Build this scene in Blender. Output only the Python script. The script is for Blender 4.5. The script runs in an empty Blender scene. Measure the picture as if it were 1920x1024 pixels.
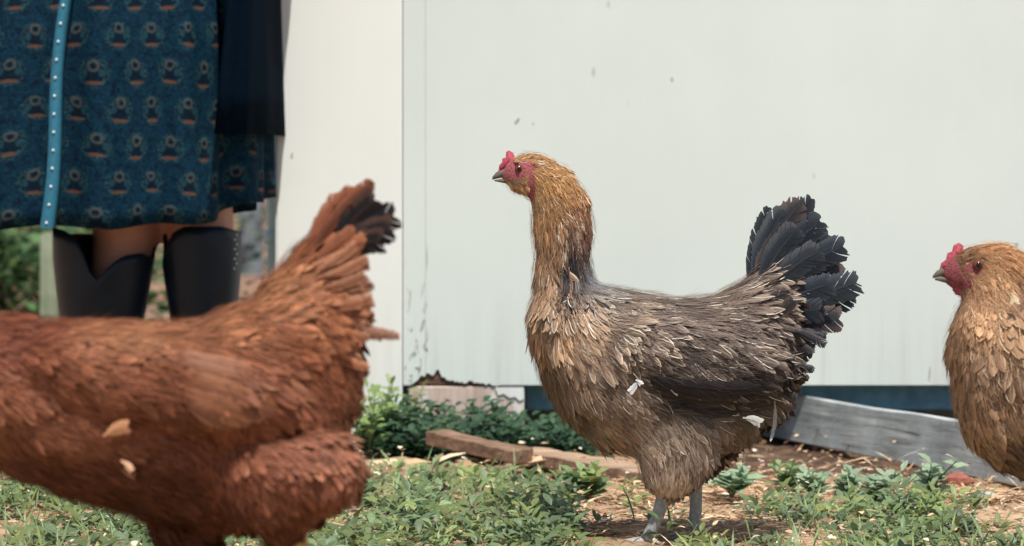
import bpy, bmesh, math, random
import numpy as np
from mathutils import Vector, Matrix, noise as mnoise

# ------------------------------------------------------------------ camera, sky, sun
S = bpy.context.scene
COL = S.collection
FPX = 5616.0          # focal length in photo pixels
HC = 0.424            # camera height
YH = 330.0            # picture row of the horizon

cam_d = bpy.data.cameras.new('camera')
cam = bpy.data.objects.new('camera', cam_d)
COL.objects.link(cam)
cam.location = (0, 0, HC)
cam.rotation_euler = (math.radians(90), 0, 0)
cam_d.sensor_width = 36.0
cam_d.lens = 36.0 * FPX / 1920.0
cam_d.shift_y = -(512.0 - YH) / 1920.0
cam_d.clip_start = 0.05
cam_d.clip_end = 500
cam_d.dof.use_dof = True
cam_d.dof.focus_distance = 3.5
cam_d.dof.aperture_fstop = 7.2
S.camera = cam

SUN_EL = math.radians(65)
SUN_AZ = math.radians(16)      # to the right of straight behind the camera
to_sun = Vector((math.sin(SUN_AZ) * math.cos(SUN_EL), -math.cos(SUN_AZ) * math.cos(SUN_EL), math.sin(SUN_EL)))
world = bpy.data.worlds.new('World')
S.world = world
world.use_nodes = True
wn = world.node_tree
for n in list(wn.nodes):
    wn.nodes.remove(n)
sky = wn.nodes.new('ShaderNodeTexSky')
sky.sky_type = 'NISHITA'
sky.sun_disc = False
sky.sun_elevation = SUN_EL
sky.sun_rotation = math.atan2(to_sun.x, to_sun.y)
bg = wn.nodes.new('ShaderNodeBackground')
bg.inputs['Strength'].default_value = 0.12
wo = wn.nodes.new('ShaderNodeOutputWorld')
wn.links.new(sky.outputs[0], bg.inputs[0])
wn.links.new(bg.outputs[0], wo.inputs[0])
sun_d = bpy.data.lights.new('sun', 'SUN')
sun_d.energy = 5.0
sun_d.angle = math.radians(0.53)
sun_d.color = (1.0, 0.975, 0.925)
sun = bpy.data.objects.new('sun', sun_d)
COL.objects.link(sun)
sun.rotation_euler = to_sun.to_track_quat('Z', 'Y').to_euler()
sun.location = to_sun * 20
S.view_settings.view_transform = 'Standard'
S.view_settings.look = 'None'
S.view_settings.gamma = 1
S.view_settings.use_curve_mapping = False
S.view_settings.exposure = 0.0
S.render.engine = 'CYCLES'
S.cycles.max_bounces = 6
S.cycles.diffuse_bounces = 3

rng = np.random.default_rng(7)
random.seed(7)

# ------------------------------------------------------------------ helpers
def lin(c):
    c = np.asarray(c, float) / 255.0
    return np.where(c <= 0.04045, c / 12.92, ((c + 0.055) / 1.055) ** 2.4)

def L3(r, g, b, k=1.0):
    v = lin((r, g, b)) * k
    return (float(v[0]), float(v[1]), float(v[2]), 1.0)

def wpt(px, py, d):
    """a point of the place that the photo shows at (px, py) when it stands d metres away"""
    return Vector(((px - 960) * d / FPX, d, HC - (py - YH) * d / FPX))

def gd(py):
    return HC * FPX / (py - YH)

class NT:
    def __init__(s, name, rough=0.7, spec=0.3):
        s.m = bpy.data.materials.new(name)
        s.m.use_nodes = True
        s.t = s.m.node_tree
        s.b = s.t.nodes['Principled BSDF']
        s.out = s.t.nodes['Material Output']
        s.b.inputs['Roughness'].default_value = rough
        s.b.inputs['Specular IOR Level'].default_value = spec
    def n(s, typ, **kw):
        o = s.t.nodes.new(typ)
        for k, v in kw.items():
            setattr(o, k, v)
        return o
    def put(s, sock, v):
        if hasattr(v, 'is_output') or isinstance(v, bpy.types.NodeSocket):
            s.t.links.new(v, sock)
        elif v is not None:
            sock.default_value = v
    def math(s, op, a, b=None, c=None):
        o = s.n('ShaderNodeMath', operation=op)
        for i, v in enumerate((a, b, c)):
            if v is not None:
                s.put(o.inputs[i], v)
        return o.outputs[0]
    def ss(s, x, a, b, lo=0.0, hi=1.0):
        o = s.n('ShaderNodeMapRange', interpolation_type='SMOOTHSTEP')
        s.put(o.inputs[0], x)
        for i, v in zip((1, 2, 3, 4), (a, b, lo, hi)):
            o.inputs[i].default_value = v
        return o.outputs[0]
    def mix(s, f, a, b, mode='MIX'):
        o = s.n('ShaderNodeMix', data_type='RGBA', blend_type=mode)
        s.put(o.inputs[0], f)
        s.put(o.inputs[6], a)
        s.put(o.inputs[7], b)
        return o.outputs[2]
    def coord(s, scale=(1, 1, 1), loc=(0, 0, 0), which='Object'):
        tc = s.n('ShaderNodeTexCoord')
        mp = s.n('ShaderNodeMapping')
        s.t.links.new(tc.outputs[which], mp.inputs[0])
        mp.inputs['Scale'].default_value = scale
        mp.inputs['Location'].default_value = loc
        return mp.outputs[0]
    def noise(s, vec, scale=5, detail=4, rough=0.55, dist=0.0):
        o = s.n('ShaderNodeTexNoise')
        s.put(o.inputs['Vector'], vec)
        o.inputs['Scale'].default_value = scale
        o.inputs['Detail'].default_value = detail
        o.inputs['Roughness'].default_value = rough
        o.inputs['Distortion'].default_value = dist
        return o.outputs[0]
    def attr(s, name):
        o = s.n('ShaderNodeAttribute', attribute_name=name)
        return o
    def sep(s, vec):
        o = s.n('ShaderNodeSeparateXYZ')
        s.put(o.inputs[0], vec)
        return o.outputs
    def scale(s, col, k):
        o = s.n('ShaderNodeVectorMath', operation='SCALE')
        s.put(o.inputs[0], col[:3] if isinstance(col, tuple) else col)
        s.put(o.inputs['Scale'], k)
        return o.outputs[0]
    def base(s, c):
        s.put(s.b.inputs['Base Color'], c)
    def bump(s, h, strength=0.3, dist=0.002):
        o = s.n('ShaderNodeBump')
        o.inputs['Strength'].default_value = strength
        o.inputs['Distance'].default_value = dist
        s.put(o.inputs['Height'], h)
        s.t.links.new(o.outputs[0], s.b.inputs['Normal'])
    def translucent(s, col, f):
        tr = s.n('ShaderNodeBsdfTranslucent')
        s.put(tr.inputs[0], col)
        mx = s.n('ShaderNodeMixShader')
        s.put(mx.inputs[0], f)
        s.t.links.new(s.b.outputs[0], mx.inputs[1])
        s.t.links.new(tr.outputs[0], mx.inputs[2])
        s.t.links.new(mx.outputs[0], s.out.inputs[0])

def mk_mesh(name, V, Q=None, T=None, attrs=None, smooth=True):
    me = bpy.data.meshes.new(name)
    V = np.asarray(V, np.float32).reshape(-1, 3)
    loops, starts = [], []
    k = 0
    if Q is not None and len(Q):
        Q = np.asarray(Q, np.int32).reshape(-1, 4)
        loops.append(Q.ravel()); starts.append(np.arange(len(Q)) * 4); k = len(Q) * 4
    if T is not None and len(T):
        T = np.asarray(T, np.int32).reshape(-1, 3)
        loops.append(T.ravel()); starts.append(np.arange(len(T)) * 3 + k)
    loops = np.concatenate(loops).astype(np.int32); starts = np.concatenate(starts).astype(np.int32)
    me.vertices.add(len(V)); me.vertices.foreach_set('co', V.ravel())
    me.loops.add(len(loops)); me.loops.foreach_set('vertex_index', loops)
    me.polygons.add(len(starts)); me.polygons.foreach_set('loop_start', starts)
    me.update(calc_edges=True)
    me.validate()
    if attrs:
        for nm, (typ, arr) in attrs.items():
            a = me.attributes.new(nm, typ, 'POINT')
            a.data.foreach_set('color' if typ == 'FLOAT_COLOR' else 'vector' if typ == 'FLOAT_VECTOR' else 'value', np.asarray(arr, np.float32).ravel())
    me.polygons.foreach_set('use_smooth', np.full(len(me.polygons), smooth, bool))
    return me

def link(name, me, mat=None, parent=None, loc=None):
    o = bpy.data.objects.new(name, me)
    COL.objects.link(o)
    if mat is not None:
        me.materials.append(mat)
    if parent is not None:
        o.parent = parent
    if loc is not None:
        o.location = loc
    return o

def tag(o, label=None, cat=None, group=None, kind=None):
    if label: o['label'] = label
    if cat: o['category'] = cat
    if group: o['group'] = group
    if kind: o['kind'] = kind
    return o

def thing(name, label, cat, loc=(0, 0, 0), group=None):
    o = bpy.data.objects.new(name, None)
    COL.objects.link(o)
    o.location = loc
    o.empty_display_size = 0.05
    return tag(o, label, cat, group)

def loft(rings, close=True):
    """rings: (n, m, 3) -> V, Q, T of a capped tube"""
    R = np.asarray(rings, float)
    n, m, _ = R.shape
    V = R.reshape(-1, 3)
    i = np.arange(n - 1)[:, None]; j = np.arange(m)[None, :]
    a = i * m + j; b = i * m + (j + 1) % m
    Q = np.stack([a, b, b + m, a + m], -1).reshape(-1, 4)
    T = []
    if close:
        c0, c1 = len(V), len(V) + 1
        V = np.vstack([V, R[0].mean(0), R[-1].mean(0)])
        for k in range(m):
            T.append((c0, (k + 1) % m, k))
            T.append((c1, (n - 1) * m + k, (n - 1) * m + (k + 1) % m))
    return V, Q, np.array(T, int).reshape(-1, 3)

class Bag:
    """collects pieces of ONE mesh"""
    def __init__(s):
        s.V, s.Q, s.T, s.k = [], [], [], 0
    def add(s, V, Q=None, T=None):
        V = np.asarray(V, float).reshape(-1, 3)
        s.V.append(V)
        if Q is not None and len(Q): s.Q.append(np.asarray(Q, int) + s.k)
        if T is not None and len(T): s.T.append(np.asarray(T, int) + s.k)
        s.k += len(V)
    def mesh(s, name, smooth=True, off=None):
        V = np.vstack(s.V)
        if off is not None: V = V - np.asarray(off)
        return mk_mesh(name, V, np.vstack(s.Q) if s.Q else None, np.vstack(s.T) if s.T else None, None, smooth)

def remeshed(bag, voxel, smooth_it, off):
    me = bag.mesh('tmp', True, off)
    o = bpy.data.objects.new('tmp', me)
    COL.objects.link(o)
    r = o.modifiers.new('r', 'REMESH'); r.mode = 'VOXEL'; r.voxel_size = voxel
    if smooth_it:
        sm = o.modifiers.new('s', 'SMOOTH'); sm.factor = 0.5; sm.iterations = smooth_it
    dg = bpy.context.evaluated_depsgraph_get()
    dg.update()
    ev = o.evaluated_get(dg)
    out = bpy.data.meshes.new_from_object(ev)
    bpy.data.objects.remove(o)
    bpy.data.meshes.remove(me)
    out.polygons.foreach_set('use_smooth', np.ones(len(out.polygons), bool))
    return out

def tube(path, radii, m=10, squash=None):
    P = np.asarray(path, float); n = len(P)
    Tn = np.gradient(P, axis=0); Tn /= np.linalg.norm(Tn, axis=1)[:, None] + 1e-9
    up = np.array([0.13, 1, 0.21]); up /= np.linalg.norm(up)
    rings = []
    for i in range(n):
        a = np.cross(Tn[i], up)
        if np.linalg.norm(a) < 0.2: a = np.cross(Tn[i], (1, 0, 0))
        a /= np.linalg.norm(a); b = np.cross(Tn[i], a)
        th = np.linspace(0, 2 * np.pi, m, endpoint=False)
        rings.append(P[i] + radii[i] * (np.cos(th)[:, None] * a + np.sin(th)[:, None] * b))
    return loft(rings)

def box(x0, x1, y0, y1, z0, z1, bevel=0.0, seg=1):
    bm = bmesh.new()
    bmesh.ops.create_cube(bm, size=1)
    for v in bm.verts:
        v.co = Vector(((x0 + x1) / 2 + v.co.x * (x1 - x0), (y0 + y1) / 2 + v.co.y * (y1 - y0), (z0 + z1) / 2 + v.co.z * (z1 - z0)))
    if bevel:
        bmesh.ops.bevel(bm, geom=bm.edges[:], offset=bevel, segments=seg, affect='EDGES')
    return bm

def bm_link(name, bm, mat, parent=None, smooth=False):
    me = bpy.data.meshes.new(name)
    bm.normal_update()
    bm.to_mesh(me); bm.free()
    me.polygons.foreach_set('use_smooth', np.full(len(me.polygons), smooth, bool))
    return link(name, me, mat, parent)

def prism(pts, y0, y1, bevel=0.0):
    """outline given as (x, z) points, extruded from y0 to y1"""
    bm = bmesh.new()
    vs = [bm.verts.new((x, y0, z)) for x, z in pts]
    f = bm.faces.new(vs)
    r = bmesh.ops.extrude_face_region(bm, geom=[f])
    for v in r['geom']:
        if isinstance(v, bmesh.types.BMVert): v.co.y = y1
    bmesh.ops.recalc_face_normals(bm, faces=bm.faces[:])
    if bevel:
        bmesh.ops.bevel(bm, geom=bm.edges[:], offset=bevel, segments=2, affect='EDGES')
    return bm

# ------------------------------------------------------------------ materials
def paint_mat(name, colr, peel_x=None, seed=0.0, dirt=1.0):
    """weathered painted boards; peel_x = (x0, x1) a strip where the paint has flaked"""
    M = NT(name, 0.62, 0.25)
    v = M.coord((1, 1, 1), (seed, seed * 2, 0))
    vs = M.coord((1, 1, 0.05), (seed, 0, 0))
    streak = M.noise(vs, 45, 5, 0.6)
    blot = M.noise(v, 3.2, 5, 0.6)
    k = M.math('ADD', M.ss(streak, 0.25, 0.75, 0.992, 1.004), M.ss(blot, 0.3, 0.7, -0.03, 0.012))
    c = M.scale(colr, k)
    speck = M.ss(M.noise(M.coord((1, 1, 0.45), (seed + 3, 1, 2)), 34, 2, 0.4), 0.745, 0.80)
    c = M.mix(M.math('MULTIPLY', speck, 0.45 * dirt), c, L3(150, 140, 122))
    wear = None
    if peel_x:
        geo = M.n('ShaderNodeNewGeometry')
        px, py, pz = M.sep(geo.outputs['Position'])
        fx = M.math('MULTIPLY', M.ss(px, peel_x[0], peel_x[0] + 0.003), M.ss(px, peel_x[1] - 0.02, peel_x[1], 1, 0))
        fz = M.ss(pz, 0.12, 0.34, 1.0, 0.0)
        nz = M.noise(M.coord((1, 1, 0.33), (seed, 5, 1)), 70, 6, 0.65, 0.6)
        thr = M.math('MULTIPLY', M.math('MULTIPLY', fx, fz), M.ss(nz, 0.56, 0.62))
        c = M.mix(M.math('MULTIPLY', thr, 0.75), c, L3(122, 120, 112))
        wear = thr
    # splash of soil along the bottom
    geo2 = M.n('ShaderNodeNewGeometry')
    z2 = M.sep(geo2.outputs['Position'])[2]
    low = M.math('MULTIPLY', M.ss(z2, 0.09, 0.28, 1, 0), M.ss(M.noise(vs, 30, 4, 0.7), 0.42, 0.72))
    c = M.mix(M.math('MULTIPLY', low, 0.22 * dirt), c, L3(150, 132, 112))
    M.base(c)
    h = M.math('ADD', M.math('MULTIPLY', streak, 0.6), M.math('MULTIPLY', M.noise(v, 60, 4, 0.6), 0.4))
    if wear is not None:
        h = M.math('SUBTRACT', h, M.math('MULTIPLY', wear, 1.5))
    M.bump(h, 0.22, 0.0015)
    return M.m

def wood_mat(name, c1, c2, axis='x', rough=0.8, pale=None, scale=1.0, seed=0.0):
    M = NT(name, rough, 0.2)
    sc = {'x': (0.06, 1, 1), 'z': (1, 1, 0.06), 'y': (1, 0.06, 1), 'xy': (0.06, 0.06, 1)}[axis]
    v = M.coord(sc, (seed, seed, seed))
    g = M.noise(v, 90 * scale, 6, 0.65, 0.3)
    g2 = M.noise(M.coord((1, 1, 1), (seed, 2, 1)), 14 * scale, 5, 0.6)
    c = M.mix(M.ss(g, 0.3, 0.7), c1, c2)
    if pale is not None:
        g3 = M.noise(M.coord(tuple(0.35 if q == 0.06 else 1 for q in sc), (seed + 4, 2, 7)), 26 * scale, 5, 0.6)
        c = M.mix(M.ss(g3, 0.46, 0.56), c, pale)
    c = M.scale(c, M.ss(g2, 0.25, 0.75, 0.72, 1.2))
    crack = M.ss(M.noise(M.coord(sc, (seed + 1, 8, seed)), 55 * scale, 3, 0.5), 0.66, 0.71)
    c = M.mix(M.math('MULTIPLY', crack, 0.6), c, L3(58, 50, 44))
    M.base(c)
    M.bump(g, 0.5, 0.002)
    return M.m

def plain_mat(name, c, rough=0.7, spec=0.3, var=0.15, sc=60, bump=0.2):
    M = NT(name, rough, spec)
    nz = M.noise(M.coord(), sc, 4, 0.6)
    M.base(M.scale(c, M.ss(nz, 0.2, 0.8, 1 - var, 1 + var)))
    if bump: M.bump(nz, bump, 0.001)
    return M.m

def plumage_mat(name, pale, streak=1.0, rough=0.62, trans=0.12):
    M = NT(name, rough, 0.22)
    a = M.attr('col'); f = M.attr('fuv')
    u, v, r = M.sep(f.outputs['Vector'])
    au = M.math('ABSOLUTE', u)
    # pale edge down one side of the vane, pale shaft and tip
    odd = M.math('GREATER_THAN', r, 0.45)
    shaft = M.math('MULTIPLY', M.ss(au, 0.05, 0.16, 1, 0), 0.45)
    edge = M.math('MULTIPLY', M.ss(u, 0.42, 0.78), M.math('ADD', M.math('MULTIPLY', odd, 0.85), 0.15))
    tip = M.math('MULTIPLY', M.ss(v, 0.84, 1.0), 0.4)
    m = M.math('MAXIMUM', shaft, M.math('MAXIMUM', edge, tip))
    m = M.math('MULTIPLY', m, M.ss(v, 0.2, 0.55))
    m = M.math('MINIMUM', M.math('MULTIPLY', m, M.math('MULTIPLY', a.outputs['Alpha'], streak)), 0.9)
    c = M.mix(m, a.outputs['Color'], pale)
    # barbs: fine streaks running out along the vane
    cb = M.n('ShaderNodeCombineXYZ')
    M.put(cb.inputs[0], M.math('MULTIPLY', u, 5.5)); M.put(cb.inputs[1], M.math('ADD', M.math('MULTIPLY', v, 2.2), M.math('MULTIPLY', au, -0.8))); M.put(cb.inputs[2], M.math('MULTIPLY', r, 60.0))
    st = M.noise(cb.outputs[0], 1.6, 4, 0.7)
    nz = M.noise(M.coord(), 300, 3, 0.7)
    k = M.math('MULTIPLY', M.ss(st, 0.25, 0.75, 0.78, 1.2), M.ss(nz, 0.2, 0.8, 0.88, 1.12))
    k = M.math('MULTIPLY', k, M.math('ADD', M.math('MULTIPLY', r, 0.36), 0.82))
    c = M.scale(c, k)
    M.base(c)
    M.bump(st, 0.35, 0.0008)
    if trans: M.translucent(c, trans)
    return M.m

def skin_under_mat(name):
    M = NT(name, 0.75, 0.2)
    a = M.attr('col')
    nz = M.noise(M.coord(), 420, 4, 0.7)
    M.base(M.scale(a.outputs['Color'], M.ss(nz, 0.25, 0.75, 0.55, 1.35)))
    M.bump(nz, 1.0, 0.0018)
    return M.m

def leaf_mat(name, rough=0.48, trans=0.32):
    M = NT(name, rough, 0.45)
    a = M.attr('col')
    nz = M.noise(M.coord(), 300, 3, 0.6)
    c = M.scale(a.outputs['Color'], M.ss(nz, 0.2, 0.8, 0.8, 1.2))
    M.base(c)
    M.translucent(c, trans)
    return M.m

MAT = {}
MAT['door_paint'] = paint_mat('white_door_paint', L3(221, 228, 219, 0.95), (-0.172, -0.122), 0.3)
MAT['post_paint'] = paint_mat('cream_post_paint', L3(235, 236, 227, 0.97), None, 1.7, 0.7)
MAT['bare_wood'] = wood_mat('bare_rotten_wood', L3(92, 66, 52), L3(140, 108, 88), 'x', 0.9)
MAT['base_wood'] = wood_mat('flaking_base_board', L3(172, 146, 130), L3(205, 184, 170), 'z', 0.85, L3(222, 212, 200), 0.8, 3.0)
MAT['grey_board'] = wood_mat('grey_weathered_board', L3(138, 142, 140), L3(206, 208, 202), 'xy', 0.85, L3(176, 180, 178), 1.0, 5.0)
MAT['blue_paint'] = plain_mat('faded_blue_paint', L3(110, 160, 184), 0.7, 0.2, 0.25, 40)
MAT['brown_plank'] = wood_mat('brown_plank_wood', L3(104, 80, 64), L3(156, 124, 100), 'x', 0.8, None, 1.0, 9.0)
MAT['plank_light'] = wood_mat('tan_plank_wood', L3(138, 110, 90), L3(192, 162, 134), 'x', 0.8, None, 1.0, 4.0)
MAT['pipe'] = plain_mat('pale_teal_pipe_paint', L3(190, 222, 226), 0.5, 0.4, 0.1, 30)
MAT['roof'] = plain_mat('grey_roofing', L3(105, 105, 105), 0.8, 0.2, 0.2, 20)
MAT['leaf'] = leaf_mat('weed_leaf')
MAT['straw'] = leaf_mat('dry_straw', 0.75, 0.05)

# ------------------------------------------------------------------ ground
def ground_height(x, y):
    return -0.006 + 0.004 * np.sin(x * 9.1 + y * 3.7) + 0.004 * np.sin(y * 11.3 - x * 5.1) + 0.003 * np.sin(23 * x + 1.3) * np.sin(19 * y)

def make_ground():
    M = NT('dry_soil', 0.95, 0.1)
    v = M.coord()
    big = M.noise(v, 2.2, 5, 0.6)
    mid = M.noise(v, 26, 6, 0.65)
    fine = M.noise(v, 160, 5, 0.7)
    c = M.mix(M.ss(mid, 0.34, 0.66), L3(150, 116, 92), L3(214, 182, 148))
    c = M.mix(M.ss(fine, 0.5, 0.72), c, L3(226, 198, 164))
    c = M.mix(M.ss(fine, 0.42, 0.28), c, L3(96, 72, 58))
    py = M.sep(v)[1]
    far = M.ss(py, 5.2, 7.5)
    c = M.mix(far, c, M.mix(M.ss(mid, 0.35, 0.65), L3(150, 112, 92), L3(186, 150, 126)))
    c = M.mix(M.math('MULTIPLY', M.ss(big, 0.45, 0.62), 0.55), c, L3(140, 108, 84))
    # shade painted into the soil colour along the foot of the shed, right half
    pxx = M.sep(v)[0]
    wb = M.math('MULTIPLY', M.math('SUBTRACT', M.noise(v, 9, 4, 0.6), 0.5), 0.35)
    soil_shade = M.math('MULTIPLY', M.ss(M.math('ADD', py, wb), 4.12, 4.24), M.ss(M.math('ADD', pxx, wb), 0.20, 0.30))
    soil_shade = M.math('MULTIPLY', soil_shade, M.ss(py, 5.3, 5.6, 1, 0))
    c = M.mix(M.math('MULTIPLY', soil_shade, 0.9), c, M.mix(M.ss(mid, 0.35, 0.65), L3(58, 44, 38), L3(92, 70, 58)))
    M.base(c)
    h = M.math('ADD', mid, M.math('MULTIPLY', fine, 0.5))
    M.bump(h, 0.8, 0.012)
    xs = np.concatenate([[-120, -40, -15, -6, -3], np.linspace(-1.6, 1.6, 110), [3, 6, 15, 40, 120]])
    ys = np.concatenate([[-30, -6, 0.5], np.linspace(1.8, 5.6, 120), [7, 9, 13, 20, 40, 160]])
    X, Y = np.meshgrid(xs, ys)
    near = np.exp(-np.clip(np.abs(X) - 1.6, 0, None)) * np.exp(-np.clip(np.abs(Y - 3.7) - 2.0, 0, None))
    Z = (ground_height(X, Y) + 0.004 * rng.standard_normal(X.shape)) * near
    V = np.stack([X, Y, Z], -1).reshape(-1, 3)
    n, m = X.shape
    i = np.arange(n - 1)[:, None]; j = np.arange(m - 1)[None, :]
    a = i * m + j
    Q = np.stack([a, a + 1, a + m + 1, a + m], -1).reshape(-1, 4)
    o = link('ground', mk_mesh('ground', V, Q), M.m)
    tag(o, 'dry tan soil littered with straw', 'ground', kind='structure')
make_ground()

# ------------------------------------------------------------------ shed
DF = 4.70                      # distance of the shed's front face
def sx(px, d=DF): return (px - 960) * d / FPX
def sz(py, d=DF): return HC - (py - YH) * d / FPX
xL, xS = sx(517), sx(756)
xI = sx(798)
zB = sz(722)
shed = thing('shed', 'white painted wooden shed with peeling door panel and dark gap under it', 'shed', (0.6, DF, 0))
def sp(name, bm, mat, parent=shed, smooth=False):
    o = bm_link(name, bm, mat, None, smooth)
    o.parent = parent
    o.matrix_parent_inverse = Matrix.Translation(-Vector(shed.location))
    if parent is not shed:
        o.matrix_parent_inverse = Matrix.Identity(4)
    return o
XR = 1.75
sp('corner_board', box(xL, xS - 0.0015, DF - 0.004, DF + 0.06, -0.05, 2.25, 0.003, 2), MAT['post_paint'])
# door: wood core, the paint skin in front of it broken away along the bottom left
door = sp('door', box(xS, XR, DF + 0.003, DF + 0.035, zB, 2.1, 0.0015), MAT['bare_wood'])
def jag(x0, x1, prof, n):
    out = []
    for i in range(n + 1):
        t = i / n
        x = x0 + (x1 - x0) * t
        z = np.interp(x, [p[0] for p in prof], [p[1] for p in prof])
        out.append((x + random.uniform(-0.0006, 0.0006) * (0 < i < n), z + (random.uniform(-0.0022, 0.0022) if 0 < i < n else 0)))
    return out
prof = [(sx(772), zB), (sx(786), zB + 0.003), (sx(796), sz(713)), (sx(800), sz(700)), (sx(812), sz(702)), (sx(822), sz(690)), (sx(828), sz(708)), (sx(842), sz(712)),
        (sx(860), sz(716)), (sx(875), sz(719)), (sx(885), sz(712)), (sx(892), sz(719)), (sx(925), sz(721)), (sx(940), zB)]
pts = [(xI + 0.001, zB)]
pts = [(x, z) for x, z in jag(sx(800), sx(940), prof, 44)]
panel_pts = [(xI + 0.0002, 2.1)] + [(xI + 0.0002, sz(702))] + pts + [(XR, zB), (XR, 2.1)]
def skin(pts, y0, y1):
    return prism(pts, y0, y1)
o = sp('door_panel', skin(panel_pts, DF - 0.001, DF + 0.003), MAT['door_paint'], shed)
st_pts = [(xS, 2.1), (xS, zB), (sx(771), zB), (sx(779), sz(716)), (sx(784), sz(712)), (sx(789), sz(704)), (xI - 0.0002, sz(706)), (xI - 0.0002, 2.1)]
sp('door_stile', skin(st_pts, DF - 0.0015, DF + 0.003), MAT['door_paint'], shed)
# boards below the door
sp('base_board', box(sx(766), sx(983), DF + 0.002, DF + 0.03, -0.03, zB - 0.002, 0.002), MAT['base_wood'])
for a, b in ((766, 812), (812, 861), (861, 902), (902, 941), (941, 983)):
    pass
o = sp('paint_flake', prism([(sx(928), zB - 0.004), (sx(982), zB - 0.004), (sx(982), sz(748)), (sx(974), sz(752)), (sx(966), sz(744)), (sx(955), sz(746)), (sx(944), sz(738)), (sx(934), sz(742))], DF - 0.0005, DF + 0.0018), MAT['post_paint'])
sp('sill_beam', box(sx(983) + 0.001, XR, DF + 0.07, DF + 0.2, zB - 0.045, zB + 0.02, 0.003), MAT['blue_paint'])
sp('foundation', box(xL + 0.02, XR, DF + 0.21, DF + 0.26, -0.05, zB + 0.05), MAT['grey_board'])
sp('side_wall', box(xL + 0.004, xL + 0.045, DF + 0.062, DF + 2.2, 0.02, 2.25), MAT['post_paint'])
sp('back_wall', box(xL + 0.004, XR + 0.3, DF + 2.2, DF + 2.24, 0.02, 2.25), MAT['post_paint'])
sp('wall_head', box(xS, XR, DF, DF + 0.05, 2.103, 2.25), MAT['door_paint'])
sp('jamb_board', box(XR + 0.002, XR + 0.3, DF - 0.003, DF + 0.06, 0.02, 2.25, 0.003), MAT['post_paint'])
bm = bmesh.new()
for v in ((xL - 0.1, DF - 0.1, 2.252), (XR + 0.4, DF - 0.1, 2.252), (XR + 0.4, DF + 2.35, 2.55), (xL - 0.1, DF + 2.35, 2.55)):
    bm.verts.new(v)
bm.faces.new(bm.verts[:])
r = bmesh.ops.extrude_face_region(bm, geom=bm.faces[:])
for g in r['geom']:
    if isinstance(g, bmesh.types.BMVert): g.co.z += 0.03
bmesh.ops.recalc_face_normals(bm, faces=bm.faces[:])
sp('roof', bm, MAT['roof'])
# nail heads and little knocks on the boards
dk = plain_mat('rust_mark', L3(176, 172, 160), 0.8, 0.2, 0.3, 200)
def mark(px, py, w, h, rot):
    bm = bmesh.new()
    n = 9
    vs = []
    for i in range(n):
        a = 2 * math.pi * i / n
        q = Vector((math.cos(a) * w * random.uniform(0.6, 1.1), 0, math.sin(a) * h * random.uniform(0.6, 1.1)))
        q.rotate(Matrix.Rotation(rot, 3, 'Y'))
        vs.append(bm.verts.new((sx(px) + q.x, 0, sz(py) + q.z)))
    f = bm.faces.new(vs)
    r = bmesh.ops.extrude_face_region(bm, geom=[f])
    yy = DF - 0.0045 if px < 756 else DF - 0.0022
    for v in bm.verts: v.co.y = yy
    for g in r['geom']:
        if isinstance(g, bmesh.types.BMVert): g.co.y = yy + 0.001
    bmesh.ops.recalc_face_normals(bm, faces=bm.faces[:])
    return sp('chip_mark', bm, dk)
for a in ((548, 292, 0.0022, 0.006, 0.1), (970, 226, 0.0022, 0.006, 0.7), (1000, 231, 0.001, 0.003, 0.4), (1260, 148, 0.0014, 0.004, 0), (1743, 700, 0.0014, 0.012, 0.05),
          (1905, 462, 0.002, 0.008, 0.3), (792, 610, 0.0025, 0.012, 0.3), (798, 652, 0.003, 0.006, -0.5), (769, 560, 0.0012, 0.02, 0.1), (801, 480, 0.0008, 0.022, 0.0), (784, 690, 0.006, 0.002, 0.1)):
    mark(*a)

# downpipe round the corner of the shed
pipe = thing('downpipe', 'thin pale teal pipe standing upright beside the white corner board', 'pipe', wpt(510, 700, 5.05))
pipe.location.z = 0
px_, d_ = pipe.location.x, 5.05
def own(o, root):
    o.parent = root
    o.matrix_parent_inverse = Matrix.Translation(-Vector(root.location))
    return o
V, Q, T = tube([(px_, d_, 0.0), (px_, d_, 0.5), (px_ - 0.004, d_, 2.2)], [0.0085, 0.0085, 0.0085], 14)
own(link('tube', mk_mesh('tube', V, Q, T), MAT['pipe']), pipe)
zc = HC - (445 - YH) * d_ / FPX
V, Q, T = tube([(px_, d_, zc - 0.012), (px_, d_, zc - 0.011), (px_, d_, zc + 0.011), (px_, d_, zc + 0.012)], [0.009, 0.0125, 0.0125, 0.009], 14)
own(link('collar', mk_mesh('collar', V, Q, T), MAT['pipe']), pipe)

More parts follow.
